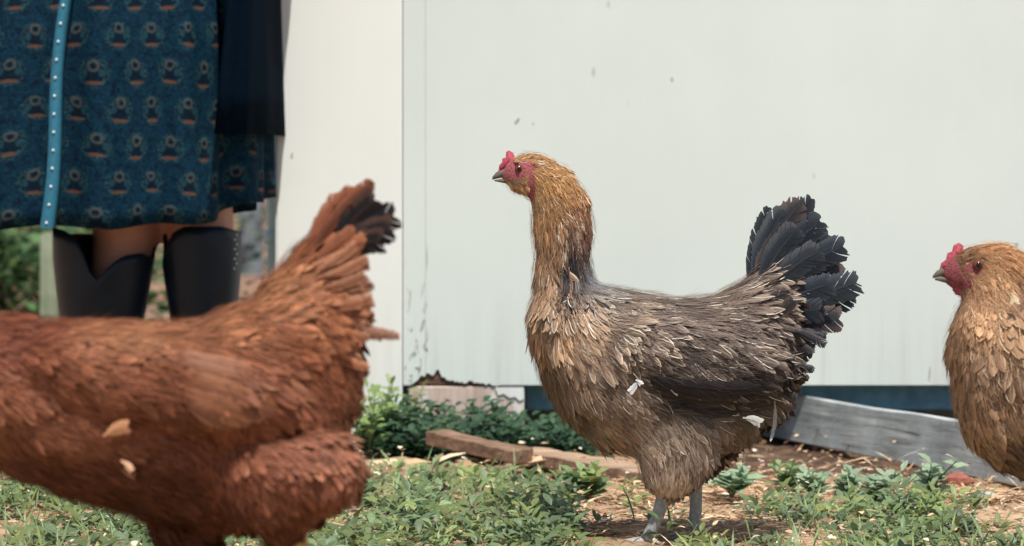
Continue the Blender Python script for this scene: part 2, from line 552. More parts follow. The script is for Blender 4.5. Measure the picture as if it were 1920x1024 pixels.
# ------------------------------------------------------------------ the loose board on edge under the door
def plank_between(name, label, A, B, hA, hB, thick, mat, cat='board', tilt=0.0, group=None, end_mat=None, nseg=10, warp=0.0):
    """A, B bottom front corners; board stands on edge (height hA..hB), thickness goes to the back"""
    A, B = Vector(A), Vector(B)
    mid = (A + B) / 2
    root = (A.x + B.x) / 2, (A.y + B.y) / 2, min(A.z, B.z)
    dirv = (B - A).normalized()
    nrm = Vector((dirv.y, -dirv.x, 0)).normalized()          # towards the viewer's side
    if nrm.y > 0: nrm = -nrm
    bm = bmesh.new()
    rows = []
    for i in range(nseg + 1):
        t = i / nseg
        c = A.lerp(B, t)
        h = hA + (hB - hA) * t
        w = math.sin(t * math.pi) * warp
        upv = (Vector((0, 0, 1)) * math.cos(tilt) - nrm * math.sin(tilt)).normalized()
        c = c + Vector((0, 0, w))
        b = -nrm * thick * math.cos(tilt) - Vector((0, 0, thick * math.sin(tilt)))
        j = lambda: Vector((0, 0, random.uniform(-0.0015, 0.0015)))
        rows.append([bm.verts.new(q - Vector(root)) for q in (c, c + upv * h + j(), c + upv * h + b + j(), c + b)])
    for i in range(nseg):
        for k in range(4):
            bm.faces.new((rows[i][k], rows[i][(k + 1) % 4], rows[i + 1][(k + 1) % 4], rows[i + 1][k]))
    bm.faces.new(rows[0]); bm.faces.new(rows[-1][::-1])
    bmesh.ops.recalc_face_normals(bm, faces=bm.faces[:])
    bmesh.ops.bevel(bm, geom=[e for e in bm.edges if e.calc_face_angle(0) > 0.5], offset=0.0015, segments=1, affect='EDGES')
    o = bm_link(name, bm, mat)
    o.location = root
    return tag(o, label, cat, group)

A = wpt(1425, 815, 4.84); B = wpt(1935, 917, 4.06)
plank_between('loose_board', 'long grey weathered board standing on edge in the shade under the door', A, B, 0.072, 0.076, 0.022, MAT['grey_board'], 'board', tilt=0.12)

# planks lying in the weeds
A = wpt(797, 834, 4.40); B = wpt(966, 872, 4.30)
plank_between('wood_plank', 'short brown plank tilted up at its left end in the weeds', A, B, 0.02, 0.02, 0.045, MAT['brown_plank'], 'plank')
A = wpt(944, 868, 4.42); B = wpt(1215, 915, 4.12)
A.z = 0.004; B.z = -0.003
plank_between('wood_plank', 'tan plank lying on the soil behind the upright hen', A, B, 0.018, 0.018, 0.06, MAT['plank_light'], 'plank')

# ------------------------------------------------------------------ feathers
ROWV = np.array([0.0, 0.22, 0.5, 0.74, 0.9, 1.0])
ROWW = np.array([0.35, 0.8, 1.0, 0.92, 0.6, 0.12])
def feathers(P, N, T, L, W, lift, curl, col, rg, ragged=0.06, pale=None):
    n = len(P); R = len(ROWV); Cn = 3
    B = np.cross(N, T)
    v = ROWV[None, :, None]
    ln = (np.cos(lift)[:, None] * ROWV)                      # along
    hn = (np.sin(lift)[:, None] * ROWV - curl[:, None] * ROWV ** 2)
    side = rg.normal(0, 0.10, n)
    ctr = P[:, None, :] + T[:, None, :] * (L[:, None] * ln)[..., None] + N[:, None, :] * (L[:, None] * hn)[..., None] \
        + B[:, None, :] * (L * side)[:, None, None] * (ROWV ** 2)[None, :, None]
    us = np.array([-1.0, 0.0, 1.0])
    w = W[:, None, None] * ROWW[None, :, None] * us[None, None, :]
    w = w * (1 + ragged * rg.standard_normal((n, R, Cn)))
    cup = -0.22 * np.abs(us)[None, None, :] * W[:, None, None] * ROWW[None, :, None]
    back = -0.22 * np.abs(us)[None, None, :] * W[:, None, None] * (ROWV > 0.6)[None, :, None] + ragged * 1.2 * W[:, None, None] * rg.standard_normal((n, R, Cn)) * (ROWV > 0.7)[None, :, None]
    V = ctr[:, :, None, :] + B[:, None, None, :] * w[..., None] + N[:, None, None, :] * cup[..., None] + T[:, None, None, :] * back[..., None]
    V = V.reshape(-1, 3)
    i = np.arange(R - 1)[:, None]; j = np.arange(Cn - 1)[None, :]
    a = (i * Cn + j).ravel()
    q = np.stack([a, a + Cn, a + Cn + 1, a + 1], -1)
    Q = (q[None] + (np.arange(n) * R * Cn)[:, None, None]).reshape(-1, 4)
    fuv = np.zeros((n, R, Cn, 3))
    fuv[..., 0] = us; fuv[..., 1] = ROWV[None, :, None]; fuv[..., 2] = rg.random(n)[:, None, None]
    cc = np.repeat(col[:, None, :], R * Cn, 1)
    nn = N[:, None, None, :] + B[:, None, None, :] * (0.45 * us)[None, None, :, None] + T[:, None, None, :] * ((ROWV - 0.35) * 0.5)[None, :, None, None] + 0.13 * rg.standard_normal((n, 1, 1, 3))
    nn = np.broadcast_to(nn, (n, R, Cn, 3)).reshape(-1, 3)
    nn = nn / np.linalg.norm(nn, axis=1)[:, None]
    if pale is not None:
        pick = np.nonzero(rg.random(n) < np.clip(col[:, 3] * 0.6, 0, 0.7))[0]
        V4 = V.reshape(n, R, Cn, 3)[pick]
        sd = np.where(rg.random(len(pick)) < 0.7, 0, 2)
        ii = np.arange(len(pick))
        E = V4[ii, 1:, sd]; Cc = V4[:, 1:, 1]
        inn = Cc - E; ln_ = np.linalg.norm(inn, axis=2, keepdims=True) + 1e-9
        sw = rg.uniform(0.0006, 0.0014, len(pick))[:, None, None] * np.array([0.4, 0.9, 1, 1, 0.7])[None, :, None]
        up = N[pick][:, None, :] * 0.0013
        I_ = E + inn / ln_ * np.minimum(sw, ln_ * 0.9)
        SV = np.stack([E + up, I_ + up], 2).reshape(-1, 3)
        a = np.arange(4) * 2
        q = np.stack([a, a + 1, a + 3, a + 2], -1)
        qf = q[:, ::-1]
        SQ = (np.where((sd == 0)[:, None, None], qf[None], q[None]) + (ii * 10)[:, None, None]).reshape(-1, 4) + len(V)
        su = np.zeros((len(pick) * 10, 3)); su[:, 0] = 0.3; su[:, 1] = 0.3; su[:, 2] = np.repeat(rg.random(len(pick)), 10)
        sc_ = np.zeros((len(pick), 10, 4)); sc_[:, :, :3] = (np.asarray(pale)[None] * rg.uniform(0.55, 1.05, len(pick))[:, None])[:, None, :]
        V = np.vstack([V, SV]); Q = np.vstack([Q, SQ])
        fu = np.vstack([fuv.reshape(-1, 3), su]); cc = np.vstack([cc.reshape(-1, 4), sc_.reshape(-1, 4)])
        nn = np.vstack([nn, np.repeat(N[pick], 10, 0)])
        return V, Q, fu, cc, nn
    return V, Q, fuv.reshape(-1, 3), cc.reshape(-1, 4), nn

def down(P, N, T, L, wd, col, rg):
    """wispy strands: thin bent triangles"""
    n = len(P)
    jit = rg.normal(0, 0.45, (n, 3))
    D = T + N * rg.uniform(0.05, 0.32, n)[:, None] + jit * 0.35
    D /= np.linalg.norm(D, axis=1)[:, None]
    B = np.cross(N, D); B /= np.linalg.norm(B, axis=1)[:, None] + 1e-9
    p1 = P + D * (L * 0.55)[:, None]
    D2 = D + T * 0.5; D2 /= np.linalg.norm(D2, axis=1)[:, None]
    p2 = p1 + D2 * (L * 0.5)[:, None]
    h = wd[:, None]
    V = np.stack([P - B * h, P + B * h, p1 + B * h * 0.7, p1 - B * h * 0.7, p2], 1).reshape(-1, 3)
    k = (np.arange(n) * 5)[:, None]
    Q = k + np.array([0, 3, 2, 1]); Tn = k + np.array([3, 4, 2])
    fuv = np.zeros((n, 5, 3)); fuv[..., 0] = 0.4; fuv[..., 1] = 0.5; fuv[..., 2] = rg.random(n)[:, None]
    c = np.repeat(col[:, None, :], 5, 1)
    return V, Q, Tn, fuv.reshape(-1, 3), c.reshape(-1, 4)

def big_feather(base, tip, width, nrm, bend, rg, fray=0.25, nb=15, col=(0.03, 0.035, 0.045), edgecol=None, curl=0.0, start=0.1, arch=0.0):
    """one quill feather: shaft with two vanes of barbs that part into clumps"""
    base, tip, nrm = map(lambda q: np.asarray(q, float), (base, tip, nrm))
    ax = tip - base; Ln = np.linalg.norm(ax); ax /= Ln
    nrm = nrm - ax * nrm.dot(ax); nrm /= np.linalg.norm(nrm)
    bi = np.cross(nrm, ax)
    def shaft(t): return base + ax * Ln * t + bi * bend * Ln * (4 * t * (1 - t)) + nrm * (curl * Ln * (t * t) + arch * 4 * t * (1 - t))
    def tang(t):
        e = 1e-3; d = shaft(t + e) - shaft(t - e); return d / np.linalg.norm(d)
    V, Q, UV, C = [], [], [], []
    rv = rg.random()
    col = np.asarray(col); ec = np.asarray(edgecol) if edgecol is not None else col
    def put(p, u, t, a):
        V.append(p); UV.append((u, t, rv)); C.append((*((1 - a) * col + a * ec), 0.25))
        return len(V) - 1
    ts = np.linspace(start, 0.995, nb + 1)
    def wid(t): return width * min(1.0, (t / 0.35) ** 0.6) * (1 - max(0, (t - 0.72) / 0.285) ** 2.2 * 0.8)
    for s in (-1, 1):
        i = 0
        while i < nb:
            k = min(nb - i, int(rg.integers(3, 11)))
            cl = fray * rg.uniform(0.1, 1.0) * (0.12 + ts[i] ** 3)
            lenk = 1 + rg.normal(0, 0.05)
            tc = (ts[i] + ts[i + k]) / 2
            ids = []
            for j in range(i, i + k + 1):
                t = ts[j]; T = tang(t); root = shaft(t)
                b2 = np.cross(nrm, T)
                pull = (tc - t) * Ln * cl
                d = T * 1.0 + s * b2
                w = wid(t) * lenk
                mid = root + d * w * 0.5 - nrm * 0.03 * w
                tp = root + d * w * (1 + rg.normal(0, 0.05) - 0.10 * rg.random() * t) + T * (pull + w * 0.12) - nrm * (0.16 * w) 
                mid = mid + T * pull * 0.35
                ids.append((put(root, 0, t, 0), put(mid, s * .5, t, 0.25), put(tp, s * 1.0, t, 1.0)))
            for a, b in zip(ids[:-1], ids[1:]):
                Q.append((a[0], b[0], b[1], a[1])); Q.append((a[1], b[1], b[2], a[2]))
            i += k
    # shaft: a thin strip standing a little proud
    prev = None
    for t in np.linspace(0, 0.97, 7):
        c = shaft(t) + nrm * 0.0006; w = 0.0009 * (1.1 - t)
        b2 = np.cross(nrm, tang(t))
        cur = (put(c - b2 * w, 0, t, 0.5), put(c + b2 * w, 0, t, 0.5))
        if prev: Q.append((prev[0], prev[1], cur[1], cur[0]))
        prev = cur
    return np.array(V), np.array(Q), np.array(UV), np.array(C)

# ------------------------------------------------------------------ hens
M_COMB = plain_mat('comb_skin', L3(170, 74, 84), 0.65, 0.3, 0.35, 420, 0.9)
M_BEAK = plain_mat('beak_horn', L3(112, 100, 90), 0.5, 0.3, 0.25, 250, 0.2)
M_EYE = plain_mat('amber_eye', L3(110, 62, 38), 0.1, 0.6, 0.2, 400, 0)
M_PUPIL = plain_mat('black_pupil', L3(14, 12, 12), 0.08, 0.6, 0.0, 50, 0)
def leg_mat(name, c):
    M = NT(name, 0.5, 0.3)
    vo = M.n('ShaderNodeTexVoronoi'); M.put(vo.inputs['Vector'], M.coord((1, 1, 0.6))); vo.inputs['Scale'].default_value = 260
    M.base(M.scale(c, M.ss(vo.outputs['Distance'], 0.0, 0.8, 1.12, 0.7)))
    M.bump(vo.outputs['Distance'], 0.6, 0.001)
    return M.m
M_LEG_PALE = leg_mat('pale_grey_leg_scale', L3(172, 172, 166))
M_LEG_YEL = leg_mat('yellow_leg_scale', L3(212, 156, 84))
M_UNDER = skin_under_mat('under_plumage')

def hen(label, d, spec, group):
    s = d / FPX
    rg = np.random.default_rng(spec['seed'])
    def P3(px, py, oy=0.0):            # oy in pixels towards the back
        return np.array([(px - 960) * s, d + oy * s, HC - (py - YH) * s])
    root = thing('hen', label, 'hen', (P3(spec['foot_x'], 0)[0], d, 0.0), group)
    off = np.array(root.location)
    # --- body: one continuous mesh
    bag = Bag()
    th = np.linspace(0, 2 * np.pi, 24, endpoint=False)
    for sl in spec['slices']:
        rings = []
        for (x, t, b, w) in sl:
            c = P3(x, (t + b) / 2)
            z = (b - t) / 2 * s
            ct, st = np.cos(th), np.sin(th)
            e = 0.85
            kl = 1 - spec.get('keel', 0.16) * np.clip(-st, 0, 1) ** 1.5
            rings.append(c + np.stack([0 * th, kl * w * s * np.sign(ct) * np.abs(ct) ** e, z * np.sign(st) * np.abs(st) ** e], -1))
        bag.add(*loft(rings))
    for tb in spec['tubes']:
        pts = np.array([P3(q[0], q[1], q[4] if len(q) > 4 else 0) for q in tb])
        Tn = np.gradient(pts, axis=0)
        rings = []
        for p, t, q in zip(pts, Tn, tb):
            t = t / np.linalg.norm(t)
            a = np.cross(t, (0, 1, 0)); a /= np.linalg.norm(a)
            rings.append(p + np.cos(th)[:, None] * a * q[2] * s + np.sin(th)[:, None] * np.array([0, 1, 0]) * q[3] * s)
        bag.add(*loft(rings))
    for (cx, cy, rx, ry, rot, oy, w) in spec['blobs']:
        for sgn in (-1, 1):
            rings = []
            for f in np.linspace(-0.98, 0.98, 13):
                k = math.sqrt(1 - f * f)
                ring = []
                for a in th:
                    lx, lz = f * rx, math.sin(a) * ry * k
                    X = cx + lx * math.cos(rot) - lz * math.sin(rot)
                    Y = cy + lx * math.sin(rot) + lz * math.cos(rot)
                    ring.append(P3(X, Y, sgn * oy + math.cos(a) * w * k))
                rings.append(ring)
            bag.add(*loft(np.array(rings)))
    he = spec['head']; hs = he['s']; ex, ey = he['eye']
    def HP(px, py):                      # reference head pixel -> picture pixel of this hen
        return ex + hs * (px - 973), ey + hs * (py - 316)
    rings = []
    for (x, t, b, w) in ((941, 318, 337, 6), (950, 305, 348, 15), (964, 294, 358, 22), (982, 288, 366, 27), (1004, 287, 374, 31), (1028, 294, 384, 35), (1050, 312, 390, 38)):
        X, Tt = HP(x + he.get('snout', 0) * max(0, (975 - x) / 34), t); _, Bb = HP(x, b)
        c = P3(X, (Tt + Bb) / 2)
        rings.append(c + np.stack([0 * th, np.cos(th) * w * hs * s, np.sin(th) * (Bb - Tt) / 2 * s], -1))
    bag.add(*loft(rings))
    me = remeshed(bag, spec.get('voxel', 0.0035), 6, off)
    nv = len(me.vertices)
    co = np.empty(nv * 3, np.float32); me.vertices.foreach_get('co', co); co = co.reshape(-1, 3)
    vn0 = np.empty(nv * 3, np.float32); me.vertex_normals.foreach_get('vector', vn0); vn0 = vn0.reshape(-1, 3)
    def clump(Q_, f):
        return np.array([mnoise.noise((x * f, y * f, z * f)) for x, y, z in Q_.tolist()])
    amp = spec.get('clump', 0.0025)
    hx = P3(*he['eye'])[0] - off[0]; hz = P3(*he['eye'])[2]
    away = np.clip((np.hypot(co[:, 0] - hx, co[:, 2] - hz) - 0.03) / 0.05, 0, 1)
    co = co + vn0 * (away * amp * (clump(co, 34) + 0.6 * clump(co + 7, 75)))[:, None]
    co = co.astype(np.float32)
    me.vertices.foreach_set('co', co.ravel()); me.update()
    # control table -> colour, flow, size
    tab = spec['table']
    TP = np.array([(r[0], r[1]) for r in tab], float)
    TC = np.array([lin(r[2]) for r in tab]); TD = np.array([np.array(r[3]) / np.hypot(*r[3]) for r in tab])
    TL = np.array([(r[4], r[5], r[6], r[7]) for r in tab], float)
    def idw(PXY, pw=1.7):
        D2 = ((PXY[:, None, :] - TP[None]) ** 2).sum(-1) + 60.0
        Wt = D2 ** -pw; Wt /= Wt.sum(1)[:, None]
        return Wt @ TC, Wt @ TD, Wt @ TL
    def to_px(Pl):
        W = Pl + off
        return np.stack([960 + W[:, 0] / s, YH + (HC - W[:, 2]) / s], -1)
    def face_mask(PXY):
        q = (PXY - np.array([ex, ey])) / hs + np.array([973, 316])
        m = np.zeros(len(q), bool)
        for (cx, cy, rx, ry) in he['bare']:
            m |= ((q[:, 0] - cx) / rx) ** 2 + ((q[:, 1] - cy) / ry) ** 2 < 1
        return m | ((q[:, 0] < 944) & (q[:, 1] < 380) & (q[:, 1] > 250))
    pxy = to_px(co)
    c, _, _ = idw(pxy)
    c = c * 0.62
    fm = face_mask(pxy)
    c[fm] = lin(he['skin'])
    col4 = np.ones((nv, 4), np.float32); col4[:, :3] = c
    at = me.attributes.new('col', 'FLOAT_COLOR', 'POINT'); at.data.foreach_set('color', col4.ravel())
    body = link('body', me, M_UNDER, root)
    # --- sample the surface
    me.calc_loop_triangles()
    nt = len(me.loop_triangles)
    tri = np.empty(nt * 3, np.int32); me.loop_triangles.foreach_get('vertices', tri); tri = tri.reshape(-1, 3)
    vn = np.empty(nv * 3, np.float32); me.vertex_normals.foreach_get('vector', vn); vn = vn.reshape(-1, 3)
    A, B_, C_ = co[tri[:, 0]], co[tri[:, 1]], co[tri[:, 2]]
    ar = np.linalg.norm(np.cross(B_ - A, C_ - A), axis=1)
    def sample(n):
        k = rg.choice(nt, n, p=ar / ar.sum())
        r1, r2 = np.sqrt(rg.random(n)), rg.random(n)
        w0, w1, w2 = 1 - r1, r1 * (1 - r2), r1 * r2
        Pp = A[k] * w0[:, None] + B_[k] * w1[:, None] + C_[k] * w2[:, None]
        Nn = vn[tri[k, 0]] * w0[:, None] + vn[tri[k, 1]] * w1[:, None] + vn[tri[k, 2]] * w2[:, None]
        Nn /= np.linalg.norm(Nn, axis=1)[:, None]
        return Pp, Nn
    def flow(Pp, Nn, dirs):
        Td = np.stack([dirs[:, 0], np.zeros(len(dirs)), -dirs[:, 1]], -1)
        Td = Td - Nn * (Td * Nn).sum(1)[:, None]
        ln = np.linalg.norm(Td, axis=1)
        bad = ln < 0.15
        Td[bad] = np.array([0.7, 0, -0.7]) - Nn[bad] * (np.array([0.7, 0, -0.7]) * Nn[bad]).sum(1)[:, None]
        return Td / (np.linalg.norm(Td, axis=1)[:, None] + 1e-9)
    Pp, Nn = sample(spec.get('cand', 42000))
    q = to_px(Pp)
    cc, dd, ll = idw(q)
    keep0 = ~face_mask(q)
    spc = ll[:, 1] * s * 0.62 * spec.get('spacing', 1.0)
    cell = 0.008
    grid = {}
    acc = []
    Pl = Pp.tolist(); sl_ = spc.tolist()
    for i in range(len(Pl)):
        if not keep0[i]: continue
        x, y, z = Pl[i]; r2 = sl_[i] ** 2
        gx, gy, gz = int(x // cell), int(y // cell), int(z // cell)
        ok = True
        for a in (gx - 1, gx, gx + 1):
            for b in (gy - 1, gy, gy + 1):
                for e in (gz - 1, gz, gz + 1):
                    for (X, Y, Z) in grid.get((a, b, e), ()):
                        if (X - x) ** 2 + (Y - y) ** 2 + (Z - z) ** 2 < r2:
                            ok = False; break
                    if not ok: break
                if not ok: break
            if not ok: break
        if ok:
            grid.setdefault((gx, gy, gz), []).append((x, y, z)); acc.append(i)
    acc = np.array(acc)
    Pp, Nn, cc, dd, ll = Pp[acc], Nn[acc], cc[acc], dd[acc], ll[acc]
    n = len(acc)
    dd = dd + rg.normal(0, 0.16, dd.shape)
    Td = flow(Pp, Nn, dd)
    Lm = ll[:, 0] * s * rg.uniform(0.8, 1.2, n); Wm = ll[:, 1] * s * rg.uniform(0.8, 1.2, n)
    ruf = clump(Pp, 26)
    lift = ll[:, 3] * rg.uniform(0.2, 1.5, n) * 0.8 * np.clip(1 + 1.6 * ruf, 0.3, 2.4)
    dd = dd + np.stack([clump(Pp + 3, 22), clump(Pp + 9, 22)], -1) * 0.4
    curl = np.clip(rg.normal(0.10, 0.06, n), -0.05, 0.3)
    colr = np.ones((n, 4)); tone = 1 + rg.normal(0, spec.get('tone', 0.16), n)
    Td = flow(Pp, Nn, dd)
    tone = tone * (1 + 0.22 * clump(Pp + 5, 30))
    tone = tone * (1 + 0.06 * np.sin(q[acc][:, 0] * 0.045 + 1.3 * np.sin(q[acc][:, 1] * 0.06)))
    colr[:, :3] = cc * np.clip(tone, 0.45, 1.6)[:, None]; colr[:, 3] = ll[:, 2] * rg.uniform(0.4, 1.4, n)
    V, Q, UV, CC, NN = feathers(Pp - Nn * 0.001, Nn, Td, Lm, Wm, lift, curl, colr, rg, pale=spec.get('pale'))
    # down strands
    nd = spec.get('down', 9000)
    P2, N2 = sample(nd)
    q2 = to_px(P2); k2 = ~face_mask(q2)
    P2, N2, q2 = P2[k2], N2[k2], q2[k2]
    c2, d2, l2 = idw(q2)
    T2 = flow(P2, N2, d2 + rg.normal(0, 0.3, d2.shape))
    cd = np.ones((len(P2), 4)); cd[:, :3] = c2 * rg.uniform(0.9, 1.45, len(P2))[:, None]; cd[:, 3] = 0
    Vd, Qd, Td_, UVd, Cd = down(P2 + N2 * 0.0025, N2, T2, l2[:, 0] * s * rg.uniform(0.35, 0.75, len(P2)), np.full(len(P2), 0.00022), cd, rg)
    P4, N4 = sample(spec.get('strands', 14000))
    q4 = to_px(P4); k4 = ~face_mask(q4); P4, N4, q4 = P4[k4], N4[k4], q4[k4]
    c4_, d4, l4 = idw(q4)
    T4 = flow(P4, N4, d4 + rg.normal(0, 0.16, d4.shape))
    T4 = T4 + N4 * rg.uniform(0.0, 0.10, len(P4))[:, None]
    B4 = np.cross(N4, T4)
    L4 = l4[:, 0] * s * rg.uniform(0.35, 0.8, len(P4)); w4 = rg.uniform(0.00025, 0.0006, len(P4))[:, None]
    a4 = P4 + N4 * rg.uniform(0.002, 0.0048, len(P4))[:, None]
    V4 = np.stack([a4, a4 + T4 * (L4 * .5)[:, None] - B4 * w4, a4 + T4 * (L4 * .5)[:, None] + B4 * w4, a4 + T4 * L4[:, None]], 1).reshape(-1, 3)
    Q4 = (np.arange(len(P4)) * 4)[:, None] + np.array([0, 1, 3, 2])
    C4 = np.zeros((len(P4), 4, 4)); C4[:, :, :3] = (c4_ * rg.uniform(0.6, 1.5, len(P4))[:, None])[:, None, :]
    U4 = np.zeros((len(P4), 4, 3)); U4[..., 0] = .3; U4[..., 1] = .2; U4[..., 2] = rg.random(len(P4))[:, None]
    V = np.vstack([V, V4]); Q = np.vstack([Q, Q4 + len(V) - len(V4)]); UV = np.vstack([UV, U4.reshape(-1, 3)]); CC = np.vstack([CC, C4.reshape(-1, 4)]); NN = np.vstack([NN, np.repeat(N4, 4, 0)])
    k = len(V)
    mp = mk_mesh('plumage', np.vstack([V, Vd]), np.vstack([Q, Qd + k]), Td_ + k, {'fuv': ('FLOAT_VECTOR', np.vstack([UV, UVd])), 'col': ('FLOAT_COLOR', np.vstack([CC, Cd]))})
    mp.normals_split_custom_set_from_vertices(np.vstack([NN, np.repeat(N2, 5, 0)]).astype(np.float32))
    pl = link('plumage', mp, spec['mat'], root)
    tag(pl, kind='stuff')
    # --- quill feathers, each a part of its own
    from mathutils.bvhtree import BVHTree
    bvh = BVHTree.FromPolygons(co.tolist(), tri.tolist())
    def on_skin(p, sg, lift_):
        h = bvh.ray_cast(Vector((p[0], sg * 0.6, p[2])), Vector((0, -sg, 0)))
        if h[0] is None: return p
        return np.array([p[0], h[0].y + sg * lift_, p[2]])
    wk = 0
    for (nm, bx, by, tx, ty, wpx, oy0, oy1, bend, colq, ecol, fray, lab) in spec['quills']:
        b = P3(bx, by, oy0) - off; t = P3(tx, ty, oy1) - off
        nr = np.array([0, -1.0, 0]) if oy1 <= 0 or nm == 'wing_feather' else np.array([0, -1.0, 0.15])
        ar = 0.0
        if nm in ('wing_feather', 'neck_feather'):
            sg = 1 if oy1 > 0 else -1
            wk += 1
            up_ = 0.002 if nm == 'neck_feather' else 0.0045 + 0.0003 * (wk % 14)
            b = on_skin(b, sg, 0.001); t = on_skin(t, sg, up_)
            m3 = on_skin((b + t) / 2, sg, up_)
            h = bvh.find_nearest(Vector(m3.tolist()))
            nr = np.array(h[1]) if h[0] is not None else np.array([0, sg * 1.0, 0.2])
            ar = float(np.dot(m3 - (b + t) / 2, nr / np.linalg.norm(nr)))
            ar = max(-0.01, min(0.02, ar))
        V, Q, UV, CC = big_feather(b, t, wpx * s, nr, bend, rg, fray, 34, lin(colq), lin(ecol), curl=rg.normal(0, 0.03) if ar == 0 else 0.0, arch=ar)
        o = link(nm, mk_mesh(nm, V, Q, None, {'fuv': ('FLOAT_VECTOR', UV), 'col': ('FLOAT_COLOR', CC)}), spec['qmat'], root)
        if lab: o['label'] = lab
    # --- head parts
    def hp3(px, py, oy=0): X, Y = HP(px, py); return P3(X, Y, oy * hs) - off
    bs, bx_ = he.get('beak_s', 1.0), he.get('beak_dx', 0.0)
    hp0 = hp3
    def hp3(px, py, oy=0): return hp0(954 + bx_ + (px - 954) * bs, 327 + (py - 327) * bs, oy)
    rings = []
    for (x, t, b, w) in ((954, 313, 333, 10), (946, 315, 333, 8), (938, 318.5, 334, 6.5), (930, 323.5, 335.5, 4.5), (923, 332, 337.5, 1.5)):
        c = (hp3(x, t) + hp3(x, b)) / 2; h = (b - t) / 2 * hs * s
        rings.append(c + np.stack([0 * th, np.cos(th) * w * bs * hs * s, np.sin(th) * h * bs], -1))
    V, Q, T = loft(rings)
    bk = link('beak', mk_mesh('beak', V, Q, T), M_BEAK, root)
    rings = []
    for (x, t, b, w) in ((952, 334, 345, 8), (942, 335, 343, 6), (933, 336.5, 341, 4), (927, 337.5, 340, 1.5)):
        c = (hp3(x, t) + hp3(x, b)) / 2; h = (b - t) / 2 * hs * s
        rings.append(c + np.stack([0 * th, np.cos(th) * w * hs * s, np.sin(th) * h], -1))
    V, Q, T = loft(rings)
    link('lower_beak', mk_mesh('lower_beak', V, Q, T), M_BEAK, bk)
    hp3 = hp0
    cpts = [hp3(*p) for p in he['comb']]
    bm = bmesh.new()
    tk = he.get('comb_t', 4) * hs * s
    vs = [bm.verts.new((p[0], -tk, p[2])) for p in cpts]
    f = bm.faces.new(vs); r = bmesh.ops.extrude_face_region(bm, geom=[f])
    for g in r['geom']:
        if isinstance(g, bmesh.types.BMVert): g.co.y = tk
    bmesh.ops.recalc_face_normals(bm, faces=bm.faces[:])
    bmesh.ops.bevel(bm, geom=[e for e in bm.edges if abs(e.verts[0].co.y - e.verts[1].co.y) < 1e-6], offset=tk * 0.7, segments=3, affect='EDGES')
    bm_link('comb', bm, M_COMB, root, True)
    for sgn in (-1, 1):
        bm = bmesh.new(); bmesh.ops.create_uvsphere(bm, u_segments=16, v_segments=10, radius=7.5 * hs * s)
        c = hp3(973, 316, sgn * 21.5)
        bmesh.ops.translate(bm, verts=bm.verts[:], vec=c)
        e = bm_link('eye', bm, M_EYE, root, True)
        bm = bmesh.new(); bmesh.ops.create_uvsphere(bm, u_segments=12, v_segments=8, radius=4.2 * hs * s)
        bmesh.ops.translate(bm, verts=bm.verts[:], vec=c + np.array([0, sgn * 4.4 * hs * s, 0]))
        bm_link('pupil', bm, M_PUPIL, e, True)
        for (x, y, rx, ry, oy, rt) in he['wattle']:
            bm = bmesh.new(); bmesh.ops.create_uvsphere(bm, u_segments=14, v_segments=10, radius=1)
            for v in bm.verts:
                v.co = Vector((v.co.x * rx, v.co.y * 4.5, -v.co.z * ry))
                nx = v.co.x * math.cos(rt) - v.co.z * math.sin(rt); nz = v.co.x * math.sin(rt) + v.co.z * math.cos(rt)
                wob = 1 + 0.12 * math.sin(v.co.z * 0.5 + v.co.x * 0.7)
                v.co = Vector((nx * wob * hs * s, v.co.y * hs * s, -nz * hs * s))
            bmesh.ops.translate(bm, verts=bm.verts[:], vec=hp3(x, y, sgn * oy))
            bm_link('wattle', bm, M_COMB, root, True)
    # --- legs
    for (kx, ky, fx, oy, fr) in spec['legs']:
        bag = Bag()
        dd_ = d + oy * s
        knee = P3(kx, ky, oy) - off
        foot = np.array([P3(fx, 0)[0], dd_, 0.001]) - off
        V, Q, T = tube([knee + np.array([0.004, 0, 0.03]), knee, knee * 0.5 + foot * 0.5 + np.array([0.002, 0, 0]), foot, foot - np.array([0, 0, 0.006])], [0.0092, 0.009, 0.0074, 0.0078, 0.006], 12)
        bag.add(V, Q, T)
        for ang, ln in ((180, 0.052), (148, 0.044), (212, 0.044), (5, 0.022)):
            a = math.radians(ang)
            dv = np.array([math.cos(a), -math.sin(a), 0])
            p = [foot, foot + dv * ln * 0.35 + np.array([0, 0, -0.001]), foot + dv * ln * 0.75 + np.array([0, 0, -0.006]), foot + dv * ln + np.array([0, 0, -0.009])]
            V, Q, T = tube(p, [0.006, 0.0052, 0.0042, 0.0014], 10)
            bag.add(V, Q, T)
        lg = remeshed(bag, 0.0012, 2, (0, 0, 0))
        link('leg', lg, spec['leg_mat'], root)
    # --- odd pale feathers caught in the plumage
    for (x, y, tx, ty, w, colq, yo) in spec.get('stuck', ()):
        b = P3(x, y, yo) - off; t = P3(tx, ty, yo - 6) - off
        V, Q, UV, CC = big_feather(b, t, w * s, (0, -1, 0.2), 0.06, rg, 0.6, 12, lin(colq) * 0.8, lin(colq), curl=0.1)
        o = link('loose_feather', mk_mesh('loose_feather', V, Q, None, {'fuv': ('FLOAT_VECTOR', UV), 'col': ('FLOAT_COLOR', CC)}), spec['qmat'], root)
        o['label'] = 'small whitish feather sticking out of the plumage'
    return root

